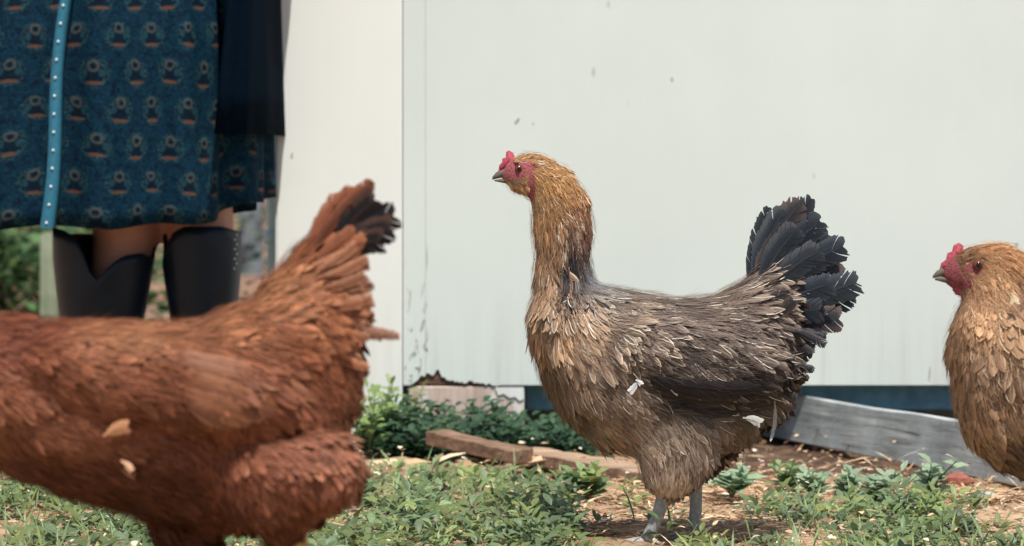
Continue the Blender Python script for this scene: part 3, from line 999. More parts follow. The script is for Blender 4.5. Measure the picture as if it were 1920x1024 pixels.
BARE_MID = ((963, 318, 27, 19), (996, 350, 8, 28), (984, 313, 22, 9))
COMB_MID = ((934, 324), (936, 310), (941, 305), (942, 297), (948, 296), (949, 285), (954, 282), (962, 286), (966, 296), (975, 300), (984, 306), (972, 313), (954, 314), (944, 320))
mid_table = [  # x, y, colour, flow, length, half width, streak, lift
    (1000, 296, (188, 138, 92), (1, .15), 20, 5.5, .1, .05), (1035, 312, (194, 142, 90), (1, .7), 19, 5.5, .1, .0), (1050, 322, (196, 144, 90), (1, .9), 21, 5.5, .1, .0),
    (1022, 345, (206, 152, 96), (.4, 1), 34, 7, .15, .08), (1012, 320, (200, 150, 98), (.8, .7), 24, 6, .1, .06), (1000, 375, (214, 166, 118), (.3, 1), 34, 7, .15, .08), (975, 362, (216, 168, 126), (.6, .8), 20, 5, .1, .08),
    (1065, 345, (200, 148, 92), (.75, 1), 25, 6, .25, .0), (1085, 365, (190, 138, 90), (.45, 1), 26, 6, .25, .0), (1095, 390, (168, 118, 84), (.25, 1), 32, 6.5, .3, .0), (1108, 450, (120, 78, 64), (.1, 1), 44, 7, .2, .05),
    (1005, 420, (212, 162, 112), (.05, 1), 46, 7.5, .3, .08), (1045, 410, (176, 128, 86), (.2, 1), 44, 6.5, .8, .05), (1070, 425, (132, 102, 84), (.35, 1), 46, 7, 1.1, .06),
    (1010, 480, (196, 150, 110), (.05, 1), 54, 7.5, .55, .1), (1045, 470, (166, 124, 92), (.1, 1), 52, 8, .7, .1), (1085, 470, (92, 70, 64), (.1, 1), 50, 8, .5, .1), (1068, 498, (52, 45, 48), (.05, 1), 46, 8, .3, .1), (1050, 525, (120, 92, 74), (.05, 1), 46, 8, .9, .1), (1035, 505, (150, 116, 88), (.05, 1), 46, 8, 1.0, .1),
    (1060, 512, (50, 45, 48), (.05, 1), 46, 8, .3, .18), (1062, 540, (30, 30, 38), (.05, 1), 36, 8, .2, .26), (1085, 525, (96, 86, 82), (.3, 1), 54, 8, .7, .16), (1112, 520, (150, 150, 150), (.8, .9), 40, 7, .5, .25),
    (1020, 535, (188, 148, 114), (.05, 1), 58, 8, .8, .26), (1040, 560, (176, 140, 108), (.1, 1), 54, 8, .7, .16),
    (995, 575, (200, 152, 110), (.1, 1), 50, 9, .4, .06), (1000, 630, (196, 146, 106), (.15, 1), 54, 10, .3, .06), (1022, 690, (140, 108, 82), (.3, 1), 54, 10, .15, .05), (1050, 760, (142, 110, 84), (.5, 1), 54, 10, .25, .06),
    (1050, 620, (200, 158, 120), (.35, 1), 52, 9, .6, .08), (1080, 590, (206, 168, 132), (.5, .9), 50, 9, .8, .1), (1110, 610, (196, 164, 134), (.8, .7), 50, 10, .8, .1), (1095, 660, (180, 152, 126), (.7, .8), 54, 10, .8, .1),
    (1080, 720, (178, 142, 112), (.6, 1), 54, 10, .7, .08), (1130, 740, (160, 130, 106), (.75, .8), 54, 10, .9, .08), (1130, 690, (156, 130, 110), (.8, .7), 54, 10, .8, .1),
    (1160, 620, (142, 120, 102), (1, .5), 52, 11, .9, .08), (1190, 660, (120, 102, 90), (1, .5), 56, 12, .9, .08), (1240, 630, (116, 99, 88), (1, .42), 56, 12, .85, .07), (1270, 670, (100, 86, 78), (1, .42), 58, 12, .75, .07), (1330, 640, (104, 88, 78), (1, .4), 56, 12, .6, .07),
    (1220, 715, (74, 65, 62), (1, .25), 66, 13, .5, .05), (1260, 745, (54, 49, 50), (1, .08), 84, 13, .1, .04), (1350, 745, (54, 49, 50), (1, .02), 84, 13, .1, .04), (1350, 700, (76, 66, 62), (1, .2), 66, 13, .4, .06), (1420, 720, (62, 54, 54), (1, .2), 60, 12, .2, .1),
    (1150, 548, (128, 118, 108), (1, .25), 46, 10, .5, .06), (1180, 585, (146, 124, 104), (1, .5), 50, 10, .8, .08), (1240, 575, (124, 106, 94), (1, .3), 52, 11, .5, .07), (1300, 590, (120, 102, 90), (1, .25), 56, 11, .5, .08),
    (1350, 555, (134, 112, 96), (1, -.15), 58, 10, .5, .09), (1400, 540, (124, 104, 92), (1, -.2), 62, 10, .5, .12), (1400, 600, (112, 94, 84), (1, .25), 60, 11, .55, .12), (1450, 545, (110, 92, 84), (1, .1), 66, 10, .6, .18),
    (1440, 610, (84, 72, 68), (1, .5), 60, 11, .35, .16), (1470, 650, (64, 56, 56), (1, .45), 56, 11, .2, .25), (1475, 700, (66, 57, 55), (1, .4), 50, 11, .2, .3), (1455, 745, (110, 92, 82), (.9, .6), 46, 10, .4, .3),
    (1200, 785, (182, 156, 132), (.7, .8), 52, 9, .85, .08), (1150, 800, (174, 140, 112), (.8, .7), 52, 9, .7, .06), (1190, 830, (190, 160, 134), (.8, .6), 50, 9, .6, .08), (1260, 785, (172, 150, 130), (.6, .9), 46, 9, .5, .1), (1330, 790, (146, 128, 114), (.5, 1), 46, 9, .4, .12),
    (1390, 800, (118, 102, 90), (.6, .9), 46, 9, .3, .18), (1370, 840, (140, 118, 104), (.7, .8), 42, 8, .3, .2), (1420, 790, (128, 108, 94), (.8, .8), 42, 8, .3, .25),
    (1240, 850, (188, 162, 138), (.2, 1), 44, 8, .4, .1), (1300, 860, (170, 146, 128), (.1, 1), 44, 8, .3, .12), (1240, 895, (222, 190, 162), (0, 1), 34, 6, .1, .08), (1280, 885, (206, 174, 148), (-.05, 1), 34, 6, .1, .08),
]
DK, DK2, BR = (38, 46, 54), (46, 52, 58), (118, 98, 88)
def _grey(c, k):
    m = sum(c) / 3
    return tuple(m + (v - m) * k for v in c)
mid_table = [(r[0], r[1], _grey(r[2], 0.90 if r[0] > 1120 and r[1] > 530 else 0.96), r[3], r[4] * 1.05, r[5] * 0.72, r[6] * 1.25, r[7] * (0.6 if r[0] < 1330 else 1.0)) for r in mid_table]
mid_quills = []
_t = [(1405, 545, 1440, 388, 14, -5), (1410, 540, 1470, 395, 22, -12), (1420, 545, 1522, 372, 20, 4), (1415, 545, 1500, 378, 24, -16), (1420, 550, 1528, 396, 25, 8), (1425, 545, 1536, 415, 26, -18),
      (1425, 555, 1555, 440, 26, 12), (1430, 555, 1580, 462, 27, -14), (1430, 560, 1574, 492, 27, 14), (1435, 565, 1606, 530, 28, -10), (1430, 575, 1600, 556, 26, 16), (1435, 585, 1572, 598, 26, -14),
      (1435, 590, 1545, 612, 24, 10), (1440, 600, 1520, 640, 20, -18), (1420, 545, 1490, 430, 24, -40), (1430, 555, 1530, 470, 26, -46), (1432, 565, 1550, 530, 26, -42), (1440, 575, 1530, 580, 24, -38)]
for i, (bx, by, tx, ty, w, oy) in enumerate(_t):
    ec = (112, 96, 90) if i in (3, 8, 11) else (70, 74, 80)
    mid_quills.append(('tail_feather', bx, by, tx, ty, w, oy * 0.6, oy, 0.05 if ty < 480 else -0.03, DK if i % 3 else DK2, ec, 0.45, None))
for (bx, by, tx, ty, w, oy) in [(1430, 640, 1512, 655, 14, -30), (1430, 660, 1506, 682, 14, -24), (1430, 690, 1500, 705, 13, -30), (1420, 600, 1482, 560, 13, -62), (1400, 560, 1470, 545, 12, -56), (1420, 715, 1490, 728, 12, -20), (1430, 630, 1515, 640, 13, 24), (1430, 680, 1503, 696, 13, 24)]:
    mid_quills.append(('tail_covert', bx, by, tx, ty, w, oy * 0.9, oy, -0.08, (54, 50, 52), (92, 78, 72), 0.5, None))
_mq = random.Random(8)
for k in range(22):
    f = k / 21
    tx = np.interp(f, [0, .3, .6, .8, 1], [1548, 1520, 1508, 1490, 1455]) + _mq.uniform(-14, 10); ty = np.interp(f, [0, .3, .6, .8, 1], [622, 660, 715, 752, 800]) + _mq.uniform(-8, 8)
    a_ = math.radians(np.interp(f, [0, .5, 1], [20, 25, 48]) + _mq.uniform(-14, 14)); ln = _mq.uniform(62, 84)
    oy = _mq.choice([-56, -44, -32, -20, 20, 36])
    cq = (50, 47, 50) if f < .75 else (104, 88, 78)
    mid_quills.append(('tail_covert', tx - ln * math.cos(a_), ty - ln * math.sin(a_), tx, ty, _mq.uniform(7, 12), oy, oy * .85, _mq.uniform(-.1, .02), cq, tuple(v + 26 for v in cq), 0.6, None))
for k in range(6):
    for sg in (-1, 1):
        y0 = 690 + k * 11; 
        mid_quills.append(('wing_feather', 1190 + k * 14, y0 + 6, 1425 - k * 9 + (k % 2) * 8, 716 + k * 8.5, 15, sg * (128 - k * 1), sg * (104 - k * 2), 0.03 * sg, (40, 37, 40), (62, 55, 54), 0.12, None))
for (bx, by, tx, ty, w, cq, ec) in [(1056, 490, 1060, 550, 7, (26, 26, 36), (40, 40, 50)), (1070, 470, 1077, 518, 7, (28, 28, 36), (50, 46, 50)), (1046, 490, 1047, 545, 6, (52, 46, 48), (130, 104, 84)), (1066, 500, 1069, 556, 5, (150, 110, 82), (170, 136, 106)), (1082, 490, 1090, 548, 6, (44, 46, 52), (120, 108, 98)),
        (1096, 440, 1100, 486, 7, (70, 50, 50), (96, 66, 58)), (1034, 490, 1037, 556, 6, (150, 114, 86), (186, 154, 122)), (1018, 490, 1026, 560, 6, (160, 122, 92), (190, 158, 126)), (1078, 515, 1087, 568, 6, (60, 56, 58), (130, 116, 102))]:
    for sg in (-1, 1):
        mid_quills.append(('neck_feather', bx, by, tx, ty, w, sg * 50, sg * 50, 0.03, cq, ec, 0.1, None))
mid_spec = dict(seed=11, foot_x=1250,
    slices=[[(994, 566, 614, 26), (1006, 544, 684, 60), (1030, 530, 738, 84), (1060, 526, 786, 100), (1110, 528, 828, 112), (1180, 545, 856, 120), (1260, 560, 862, 122), (1340, 556, 850, 112), (1400, 540, 824, 92), (1445, 530, 785, 66), (1475, 555, 730, 38)]],
    tubes=[[(1002, 328, 36, 30), (1030, 346, 47, 38), (1049, 380, 55, 43), (1055, 425, 56, 46), (1054, 475, 50, 44), (1056, 520, 54, 48), (1072, 600, 80, 74)],
           [(1265, 770, 84, 50, -62), (1258, 845, 72, 42, -62), (1252, 885, 54, 36, -60), (1248, 908, 34, 26, -58), (1245, 918, 20, 18, -58)],
           [(1330, 770, 76, 50, 62), (1322, 825, 58, 42, 62), (1312, 862, 38, 30, 62), (1306, 885, 22, 20, 62)],
           [(1390, 600, 70, 60), (1425, 560, 50, 40), (1450, 520, 30, 24)]],
    blobs=[(1290, 668, 176, 78, 0.16, 98, 46)],
    head=dict(eye=(973, 316), s=1.0, bare=BARE_MID, skin=(168, 92, 94), comb=COMB_MID, comb_t=4.5, wattle=()),
    table=mid_table, quills=mid_quills, legs=[(1244, 918, 1210, -52, 0), (1306, 895, 1304, 52, 0)], leg_mat=M_LEG_PALE,
    mat=plumage_mat('buff_grey_plumage', L3(222, 196, 166), 1.0), qmat=plumage_mat('slate_quill', L3(150, 140, 130), 0.5, 0.5, 0.05),
    stuck=[(1190, 702, 1174, 724, 6, (216, 212, 206), -150), (1186, 702, 1195, 710, 5, (228, 224, 218), -152), (1384, 774, 1415, 784, 9, (186, 182, 170), -116), (1446, 745, 1437, 822, 3.5, (216, 210, 198), -70)],
    down=9000, strands=8000, pale=lin((240, 226, 205)), tone=0.15, clump=0.0018, voxel=0.0035)
hen('tall buff and grey hen with upright neck standing at centre before the white door', 3.5, mid_spec, 'hens walking past the shed')

R1, R2, R3 = (186, 126, 92), (164, 102, 74), (138, 80, 58)
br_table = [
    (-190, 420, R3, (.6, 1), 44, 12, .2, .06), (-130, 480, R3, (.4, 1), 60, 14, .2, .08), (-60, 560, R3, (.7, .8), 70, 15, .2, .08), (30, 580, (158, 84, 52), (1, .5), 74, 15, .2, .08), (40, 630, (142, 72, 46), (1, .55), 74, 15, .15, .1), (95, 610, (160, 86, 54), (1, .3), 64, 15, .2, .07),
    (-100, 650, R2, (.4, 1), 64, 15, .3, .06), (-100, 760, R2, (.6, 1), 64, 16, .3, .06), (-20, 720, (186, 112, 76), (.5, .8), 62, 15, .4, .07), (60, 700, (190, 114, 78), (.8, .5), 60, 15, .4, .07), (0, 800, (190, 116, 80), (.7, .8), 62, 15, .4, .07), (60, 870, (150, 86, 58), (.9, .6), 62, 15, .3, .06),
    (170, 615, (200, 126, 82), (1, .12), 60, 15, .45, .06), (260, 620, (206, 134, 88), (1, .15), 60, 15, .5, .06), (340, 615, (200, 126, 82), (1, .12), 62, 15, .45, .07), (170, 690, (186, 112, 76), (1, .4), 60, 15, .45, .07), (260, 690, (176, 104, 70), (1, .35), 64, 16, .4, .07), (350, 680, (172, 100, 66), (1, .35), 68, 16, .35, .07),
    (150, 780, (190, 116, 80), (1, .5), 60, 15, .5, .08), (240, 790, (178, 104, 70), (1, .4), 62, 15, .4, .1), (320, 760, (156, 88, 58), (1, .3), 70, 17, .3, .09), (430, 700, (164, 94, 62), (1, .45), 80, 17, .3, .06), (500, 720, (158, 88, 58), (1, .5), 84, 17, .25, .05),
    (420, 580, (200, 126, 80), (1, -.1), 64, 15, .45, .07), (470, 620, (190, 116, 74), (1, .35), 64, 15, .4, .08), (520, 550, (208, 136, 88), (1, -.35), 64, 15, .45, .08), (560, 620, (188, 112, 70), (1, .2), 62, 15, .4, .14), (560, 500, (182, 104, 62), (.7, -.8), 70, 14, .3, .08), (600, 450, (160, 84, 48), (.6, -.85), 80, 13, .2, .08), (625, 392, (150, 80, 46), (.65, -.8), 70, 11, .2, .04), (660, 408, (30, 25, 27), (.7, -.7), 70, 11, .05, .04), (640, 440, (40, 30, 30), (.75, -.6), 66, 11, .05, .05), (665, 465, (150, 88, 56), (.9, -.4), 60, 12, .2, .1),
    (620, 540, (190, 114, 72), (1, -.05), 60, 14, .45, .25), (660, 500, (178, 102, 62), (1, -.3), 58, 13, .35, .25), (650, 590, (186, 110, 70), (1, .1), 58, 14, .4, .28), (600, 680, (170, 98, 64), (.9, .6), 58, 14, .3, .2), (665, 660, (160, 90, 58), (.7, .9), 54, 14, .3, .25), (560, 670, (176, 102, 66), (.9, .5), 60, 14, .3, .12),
    (100, 900, (140, 78, 52), (1, .4), 56, 15, .2, .06), (200, 930, (124, 68, 46), (1, .3), 56, 15, .15, .06), (250, 870, (136, 76, 50), (1, .3), 58, 15, .2, .08), (300, 970, (116, 62, 42), (1, .3), 54, 15, .1, .08), (350, 890, (128, 70, 47), (.9, .4), 56, 15, .15, .08),  # belly entries darkened, so part of the underside shade sits in their colour
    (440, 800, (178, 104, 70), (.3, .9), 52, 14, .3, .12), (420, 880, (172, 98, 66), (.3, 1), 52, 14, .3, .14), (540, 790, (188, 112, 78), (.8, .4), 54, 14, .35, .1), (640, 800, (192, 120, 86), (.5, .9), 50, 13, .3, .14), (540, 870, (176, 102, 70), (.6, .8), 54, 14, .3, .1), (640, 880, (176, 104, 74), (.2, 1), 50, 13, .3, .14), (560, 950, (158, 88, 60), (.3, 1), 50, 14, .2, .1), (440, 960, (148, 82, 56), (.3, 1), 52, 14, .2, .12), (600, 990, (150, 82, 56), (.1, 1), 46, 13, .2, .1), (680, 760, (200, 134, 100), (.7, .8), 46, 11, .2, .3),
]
def _soft(c, k=0.90, g=0.84):
    m = sum(c) / 3
    return tuple((m + (v - m) * k) * g for v in c)
RB = _soft((126, 68, 44), .75)
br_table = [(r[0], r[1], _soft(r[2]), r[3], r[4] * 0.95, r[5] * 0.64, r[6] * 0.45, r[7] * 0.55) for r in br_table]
br_quills = []
for (bx, by, tx, ty, w, oy, cq, ec) in [
    (590, 480, 700, 340, 16, -8, RB, (138, 82, 58)), (585, 475, 668, 356, 18, -26, (130, 76, 52), (146, 90, 64)), (580, 470, 640, 372, 18, -34, (136, 80, 56), (150, 96, 70)), (590, 480, 690, 352, 18, 14, RB, (138, 82, 58)), (580, 475, 655, 365, 18, 26, RB, (138, 82, 58)),
    (625, 465, 706, 374, 25, -58, (26, 24, 28), (32, 28, 30)), (620, 468, 740, 404, 28, -62, (22, 22, 28), (32, 30, 32)), (618, 470, 733, 428, 28, -64, (22, 22, 27), (30, 28, 30)), (616, 474, 716, 450, 26, -66, (24, 22, 26), (36, 30, 30)), (600, 500, 690, 452, 20, -62, (148, 92, 64), (168, 114, 82)), (590, 500, 668, 436, 18, -62, (140, 84, 58), (156, 102, 74)), (580, 478, 694, 348, 13, -46, RB, (138, 82, 58)), (600, 490, 712, 392, 22, 6, (26, 26, 30), (36, 32, 34)), (600, 495, 700, 440, 22, 12, (26, 24, 28), (40, 32, 32)), (600, 500, 690, 460, 18, -30, (112, 66, 48), (140, 90, 66))]:
    br_quills.append(('tail_feather', bx, by, tx, ty, w, oy * .7, oy, 0.04, cq, ec, 0.4, None))
_rq = random.Random(4)
for k in range(26):
    f = k / 25
    tx, ty = np.interp(f, [0, .25, .5, .75, 1], [676, 694, 698, 694, 690]), np.interp(f, [0, .25, .5, .75, 1], [448, 490, 560, 625, 700])
    tx += _rq.uniform(-16, 8); ty += _rq.uniform(-8, 8)
    oy = _rq.choice([-66, -58, -48, -36, 30, 48])
    br_quills.append(('tail_covert', tx - _rq.uniform(70, 95), ty + np.interp(f, [0, .5, 1], [52, 2, -46]), tx, ty, _rq.uniform(8, 12), oy, oy * .9, -0.06, _soft((170, 98, 62), .8, _rq.uniform(.75, 1.05)), _soft((204, 136, 94), .8, 1.0), 0.7, None))
br_quills.append(('loose_feather', 640, 596, 750, 629, 11, -30, -30, -0.05, (120, 84, 66), (170, 130, 108), 0.4, 'grey brown feather sticking out behind the rump'))
br_quills.append(('loose_feather', 640, 605, 720, 628, 11, -36, -36, -0.05, (128, 90, 70), (166, 124, 100), 0.6, None))
for k in range(7):
    for sg in (-1, 1):
        br_quills.append(('wing_feather', 330 + k * 5, 644 + k * 14, 606 - k * 24, 744 + k * 6, 17, sg * (178 - k), sg * (160 - k * 3), 0.03 * sg, _soft((150 + 6 * (k % 3), 88 + 5 * (k % 3), 58), .86, .86), _soft((190, 122, 84)), 0.2, None))
br_spec = dict(seed=23, foot_x=450,
    slices=[[(-160, 660, 760, 40), (-130, 615, 830, 95), (-70, 592, 850, 135), (0, 590, 878, 158), (80, 600, 912, 170), (180, 608, 948, 178), (290, 608, 978, 180), (380, 602, 990, 172), (450, 572, 995, 156), (520, 540, 960, 134), (580, 520, 900, 108), (630, 520, 840, 78), (668, 560, 760, 40)]],
    tubes=[[(-185, 400, 40, 36), (-155, 480, 58, 50), (-118, 570, 76, 66), (-50, 690, 105, 100)],
           [(545, 805, 100, 46, -106), (545, 850, 142, 76, -110), (545, 892, 142, 80, -110), (540, 940, 106, 64, -106), (552, 974, 58, 42, -96), (562, 992, 28, 24, -90)],
           [(340, 880, 110, 66, 95), (335, 960, 86, 56, 95), (332, 1020, 66, 40, 95), (330, 1062, 34, 26, 90)],
           [(540, 590, 80, 70), (585, 505, 48, 42), (618, 440, 24, 22), (640, 400, 10, 10)]],
    blobs=[(310, 712, 262, 92, 0.16, 138, 74)],
    head=dict(eye=(-232, 366), s=1.3, bare=BARE_MID, skin=(190, 70, 80), comb=COMB_MID, comb_t=4.5, wattle=((960, 366, 8, 18, 10, 0.1),)),
    table=br_table, quills=br_quills, legs=[(563, 992, 582, -88, 0), (330, 1062, 300, 88, 0)], leg_mat=M_LEG_YEL,
    mat=plumage_mat('rust_plumage', L3(226, 158, 112), 0.9), qmat=plumage_mat('rust_quill', L3(190, 130, 92), 0.4, 0.55, 0.08),
    stuck=[(222, 800, 268, 782, 13, (204, 146, 104), -212), (254, 844, 274, 862, 6, (214, 168, 132), -206)],
    down=14000, strands=22000, pale=lin((214, 156, 112)), tone=0.22, voxel=0.0035, cand=60000, spacing=0.95, clump=0.0032, keel=0.34)
hen('large rust brown hen with black tipped tail nearest the camera', 2.6, br_spec, 'hens walking past the shed')

rt_table = [
    (1805, 458, (196, 140, 90), (1, .1), 26, 6.5, .1, .05), (1850, 465, (192, 136, 88), (1, .4), 32, 8, .1, .06), (1812, 480, (104, 72, 54), (1, .3), 22, 6, .05, .05), (1836, 486, (150, 106, 74), (1, .4), 22, 6, .05, .05), (1850, 495, (196, 146, 100), (.8, .6), 30, 8, .2, .07),
    (1900, 490, (188, 134, 90), (.8, .7), 44, 9, .3, .07), (1870, 530, (204, 158, 114), (.5, 1), 44, 9, .4, .08), (1820, 545, (200, 150, 110), (.4, 1), 36, 8, .3, .1), (1790, 550, (190, 150, 124), (.3, 1), 28, 7, .2, .1), (1920, 560, (150, 116, 92), (.4, 1), 54, 10, .6, .09), (1960, 520, (180, 130, 90), (.8, .8), 50, 9, .4, .08),
    (1785, 600, (200, 154, 112), (.1, 1), 46, 10, .5, .07), (1830, 600, (202, 156, 114), (.15, 1), 50, 10, .6, .08), (1880, 610, (180, 142, 108), (.15, 1), 54, 11, .8, .1), (1780, 670, (196, 150, 112), (.15, 1), 48, 10, .6, .07), (1830, 670, (160, 128, 102), (.1, 1), 50, 11, .9, .1), (1885, 690, (150, 120, 98), (.15, 1), 52, 11, .9, .1),
    (1800, 740, (192, 150, 116), (.4, 1), 46, 10, .6, .07), (1860, 760, (184, 146, 114), (.4, .9), 46, 10, .6, .08), (1910, 750, (176, 140, 112), (.5, .8), 46, 10, .6, .08), (1830, 810, (190, 146, 114), (.6, .9), 46, 10, .5, .07), (1880, 850, (140, 106, 84), (.8, .7), 46, 10, .3, .07), (1930, 830, (120, 94, 76), (.9, .5), 46, 10, .3, .08), (1930, 890, (176, 136, 108), (1, .4), 44, 10, .4, .07),
    (2000, 560, (140, 116, 98), (1, .2), 54, 11, .6, .08), (2050, 680, (120, 100, 86), (1, .35), 60, 12, .7, .08), (2150, 600, (120, 100, 88), (1, 0), 60, 11, .5, .1), (2150, 740, (80, 68, 62), (1, .2), 70, 12, .3, .08), (2250, 640, (84, 70, 66), (1, .3), 60, 11, .3, .15), (2050, 860, (160, 130, 108), (.6, .9), 50, 10, .5, .1), (2180, 830, (130, 108, 94), (.6, .9), 48, 10, .4, .15), (2080, 960, (190, 156, 130), (0, 1), 40, 8, .1, .1),
]
rt_quills = []
for (tx, ty, w, oy) in [(2400, 420, 26, -6), (2420, 460, 28, 10), (2440, 500, 28, -14), (2435, 545, 28, 14), (2420, 590, 26, -10), (2390, 400, 26, 20)]:
    rt_quills.append(('tail_feather', 2230, 600, tx, ty, w, oy * .6, oy, 0.04, DK, (80, 76, 78), 0.5, None))
rt_spec = dict(seed=37, foot_x=2070,
    slices=[[(1780, 628, 700, 26), (1792, 588, 765, 58), (1808, 560, 822, 88), (1850, 545, 868, 110), (1920, 540, 905, 126), (2010, 560, 925, 132), (2110, 585, 915, 130), (2200, 575, 870, 108), (2260, 570, 810, 76), (2300, 600, 740, 40)]],
    tubes=[[(1832, 500, 42, 34), (1862, 540, 66, 54), (1880, 600, 92, 80), (1920, 690, 120, 105)],
           [(2070, 830, 84, 52, -70), (2065, 910, 72, 44, -70), (2058, 965, 50, 34, -68), (2052, 1000, 24, 20, -66)],
           [(2130, 830, 80, 52, 70), (2122, 900, 64, 42, 70), (2115, 945, 40, 30, 68), (2110, 980, 22, 20, 66)],
           [(2200, 640, 80, 66), (2240, 590, 52, 42), (2265, 550, 30, 24)]],
    blobs=[(2070, 700, 180, 80, 0.16, 100, 46)],
    head=dict(eye=(1829, 496), s=1.42, bare=((942, 326, 10, 14), (952, 340, 15, 9), (968, 320, 11, 9)), skin=(146, 78, 80),
              comb=((925, 326), (928, 314), (934, 310), (936, 301), (942, 299), (944, 291), (951, 287), (957, 291), (956, 303), (949, 313), (940, 321)), comb_t=5, beak_s=0.72, beak_dx=-15, snout=-12, wattle=((952, 349, 8, 8, 6, 0.1),)),
    table=rt_table, quills=rt_quills, legs=[(2052, 1000, 2035, -62, 0), (2110, 975, 2108, 62, 0)], leg_mat=M_LEG_PALE,
    mat=plumage_mat('buff_plumage', L3(228, 194, 154), 1.0), qmat=mid_spec['qmat'],
    stuck=[(1880, 545, 1884, 562, 9, (222, 196, 160), -100)], down=7000, strands=4000, tone=0.10, clump=0.0018, pale=lin((234, 206, 170)), voxel=0.0035)
hen('buff hen with red comb at the right edge, only its front in view', 3.2, rt_spec, 'hens walking past the shed')

# ------------------------------------------------------------------ person in a patterned dress and tall black boots
DP = 4.62
def fabric_mat():
    M = NT('patterned_blue_cloth', 0.8, 0.1)
    uv = M.attr('cuv').outputs['Vector']
    wn_ = M.noise(uv, 11, 2, 0.5)
    wn2 = M.noise(uv, 7, 2, 0.5)
    u, v, _ = M.sep(uv)
    u = M.math('ADD', u, M.math('MULTIPLY', M.math('SUBTRACT', wn_, 0.5), 0.022)); v = M.math('ADD', v, M.math('MULTIPLY', M.math('SUBTRACT', wn2, 0.5), 0.026))
    def cell(u0, v0, px, py):
        row = M.math('FLOOR', M.math('DIVIDE', M.math('ADD', v, v0), py))
        sh = M.math('MULTIPLY', M.math('MODULO', M.math('ABSOLUTE', row), 2.0), px * 0.5)
        cu = M.math('SUBTRACT', M.math('FRACT', M.math('DIVIDE', M.math('ADD', M.math('ADD', u, u0), sh), px)), 0.5)
        cv = M.math('SUBTRACT', M.math('FRACT', M.math('DIVIDE', M.math('ADD', v, v0), py)), 0.5)
        return cu, cv
    def ell(cu, cv, ox, oy, rx, ry):
        a = M.math('DIVIDE', M.math('SUBTRACT', cu, ox), rx)
        b = M.math('DIVIDE', M.math('SUBTRACT', cv, oy), ry)
        return M.math('SQRT', M.math('ADD', M.math('MULTIPLY', a, a), M.math('MULTIPLY', b, b)))
    nz = M.noise(uv, 90, 4, 0.6)
    wob = M.math('MULTIPLY', M.math('SUBTRACT', M.noise(uv, 130, 4, 0.7), 0.5), 1.1)
    nz2 = M.noise(uv, 260, 3, 0.6)
    c = M.mix(M.ss(nz, 0.35, 0.65), L3(5, 23, 40), L3(8, 42, 59))
    c = M.mix(M.math('MULTIPLY', M.ss(nz2, 0.52, 0.66), 0.55), c, L3(18, 70, 86))
    # small sprigs between the medallions
    cu, cv = cell(0.017, 0.011, 0.0175, 0.0205)
    e = M.math('ADD', ell(cu, cv, 0, 0, 0.3, 0.34), wob)
    c = M.mix(M.math('MULTIPLY', M.ss(M.math('ABSOLUTE', M.math('SUBTRACT', e, 0.8)), 0.12, 0.4, 1, 0), 0.3), c, L3(18, 56, 74))
    # medallions: dark heart, broken greenish rim, grey arch on top, rust base
    cu, cv = cell(0.0, 0.0, 0.056, 0.055)
    e1 = M.math('ADD', ell(cu, cv, 0, 0.0, 0.30, 0.36), wob)
    c = M.mix(M.math('MULTIPLY', M.ss(e1, 0.7, 1.05, 1, 0), 0.7), c, L3(4, 17, 30))
    brk = M.ss(nz2, 0.4, 0.6)
    c = M.mix(M.math('MULTIPLY', M.math('MULTIPLY', M.ss(M.math('ABSOLUTE', M.math('SUBTRACT', e1, 0.95)), 0.05, 0.28, 1, 0), brk), 0.5), c, L3(52, 86, 84))
    for ox in (-0.17, 0.17):
        e4 = M.math('ADD', ell(cu, cv, ox, 0.02, 0.07, 0.13), wob)
        c = M.mix(M.math('MULTIPLY', M.ss(e4, 0.5, 1.1, 1, 0), 0.45), c, L3(40, 82, 92))
    e2 = M.math('ADD', ell(cu, cv, 0, 0.2, 0.14, 0.15), wob)
    c = M.mix(M.math('MULTIPLY', M.ss(M.math('ABSOLUTE', M.math('SUBTRACT', e2, 0.75)), 0.1, 0.4, 1, 0), 0.5), c, L3(86, 88, 84))
    e3 = M.math('ADD', ell(cu, cv, 0, -0.25, 0.21, 0.06), wob)
    c = M.mix(M.math('MULTIPLY', M.ss(e3, 0.5, 1.2, 1, 0), 0.6), c, L3(112, 76, 58))
    M.base(c)
    M.bump(M.noise(uv, 900, 2, 0.5), 0.2, 0.0005)
    return M.m
M_CLOTH = fabric_mat()
M_TRIM = plain_mat('pale_teal_trim', L3(48, 112, 134), 0.6, 0.3, 0.15, 120)
M_BEAD = plain_mat('white_bead', L3(225, 232, 235), 0.3, 0.5, 0.05, 50, 0)
M_NAVY = plain_mat('dark_navy_cloth', L3(5, 18, 30), 0.9, 0.03, 0.15, 120)
M_SKIN = plain_mat('bare_skin', L3(196, 138, 116), 0.5, 0.35, 0.08, 40, 0.1)
M_BOOT = plain_mat('black_boot_leather', L3(12, 24, 36), 0.42, 0.3, 0.4, 26, 1.0)
M_STUD = plain_mat('silver_stud', L3(210, 215, 220), 0.3, 0.6, 0.05, 50, 0)
M_HAIR = plain_mat('dark_brown_hair', L3(70, 48, 36), 0.6, 0.3, 0.3, 90, 0.4)

cxp = (235 - 960) * DP / FPX
person = thing('person', 'person in dark blue patterned dress with pale teal trim and tall black boots', 'person', (cxp, DP, 0))
def pp(o, parent=person): return own(o, person) if parent is person else o

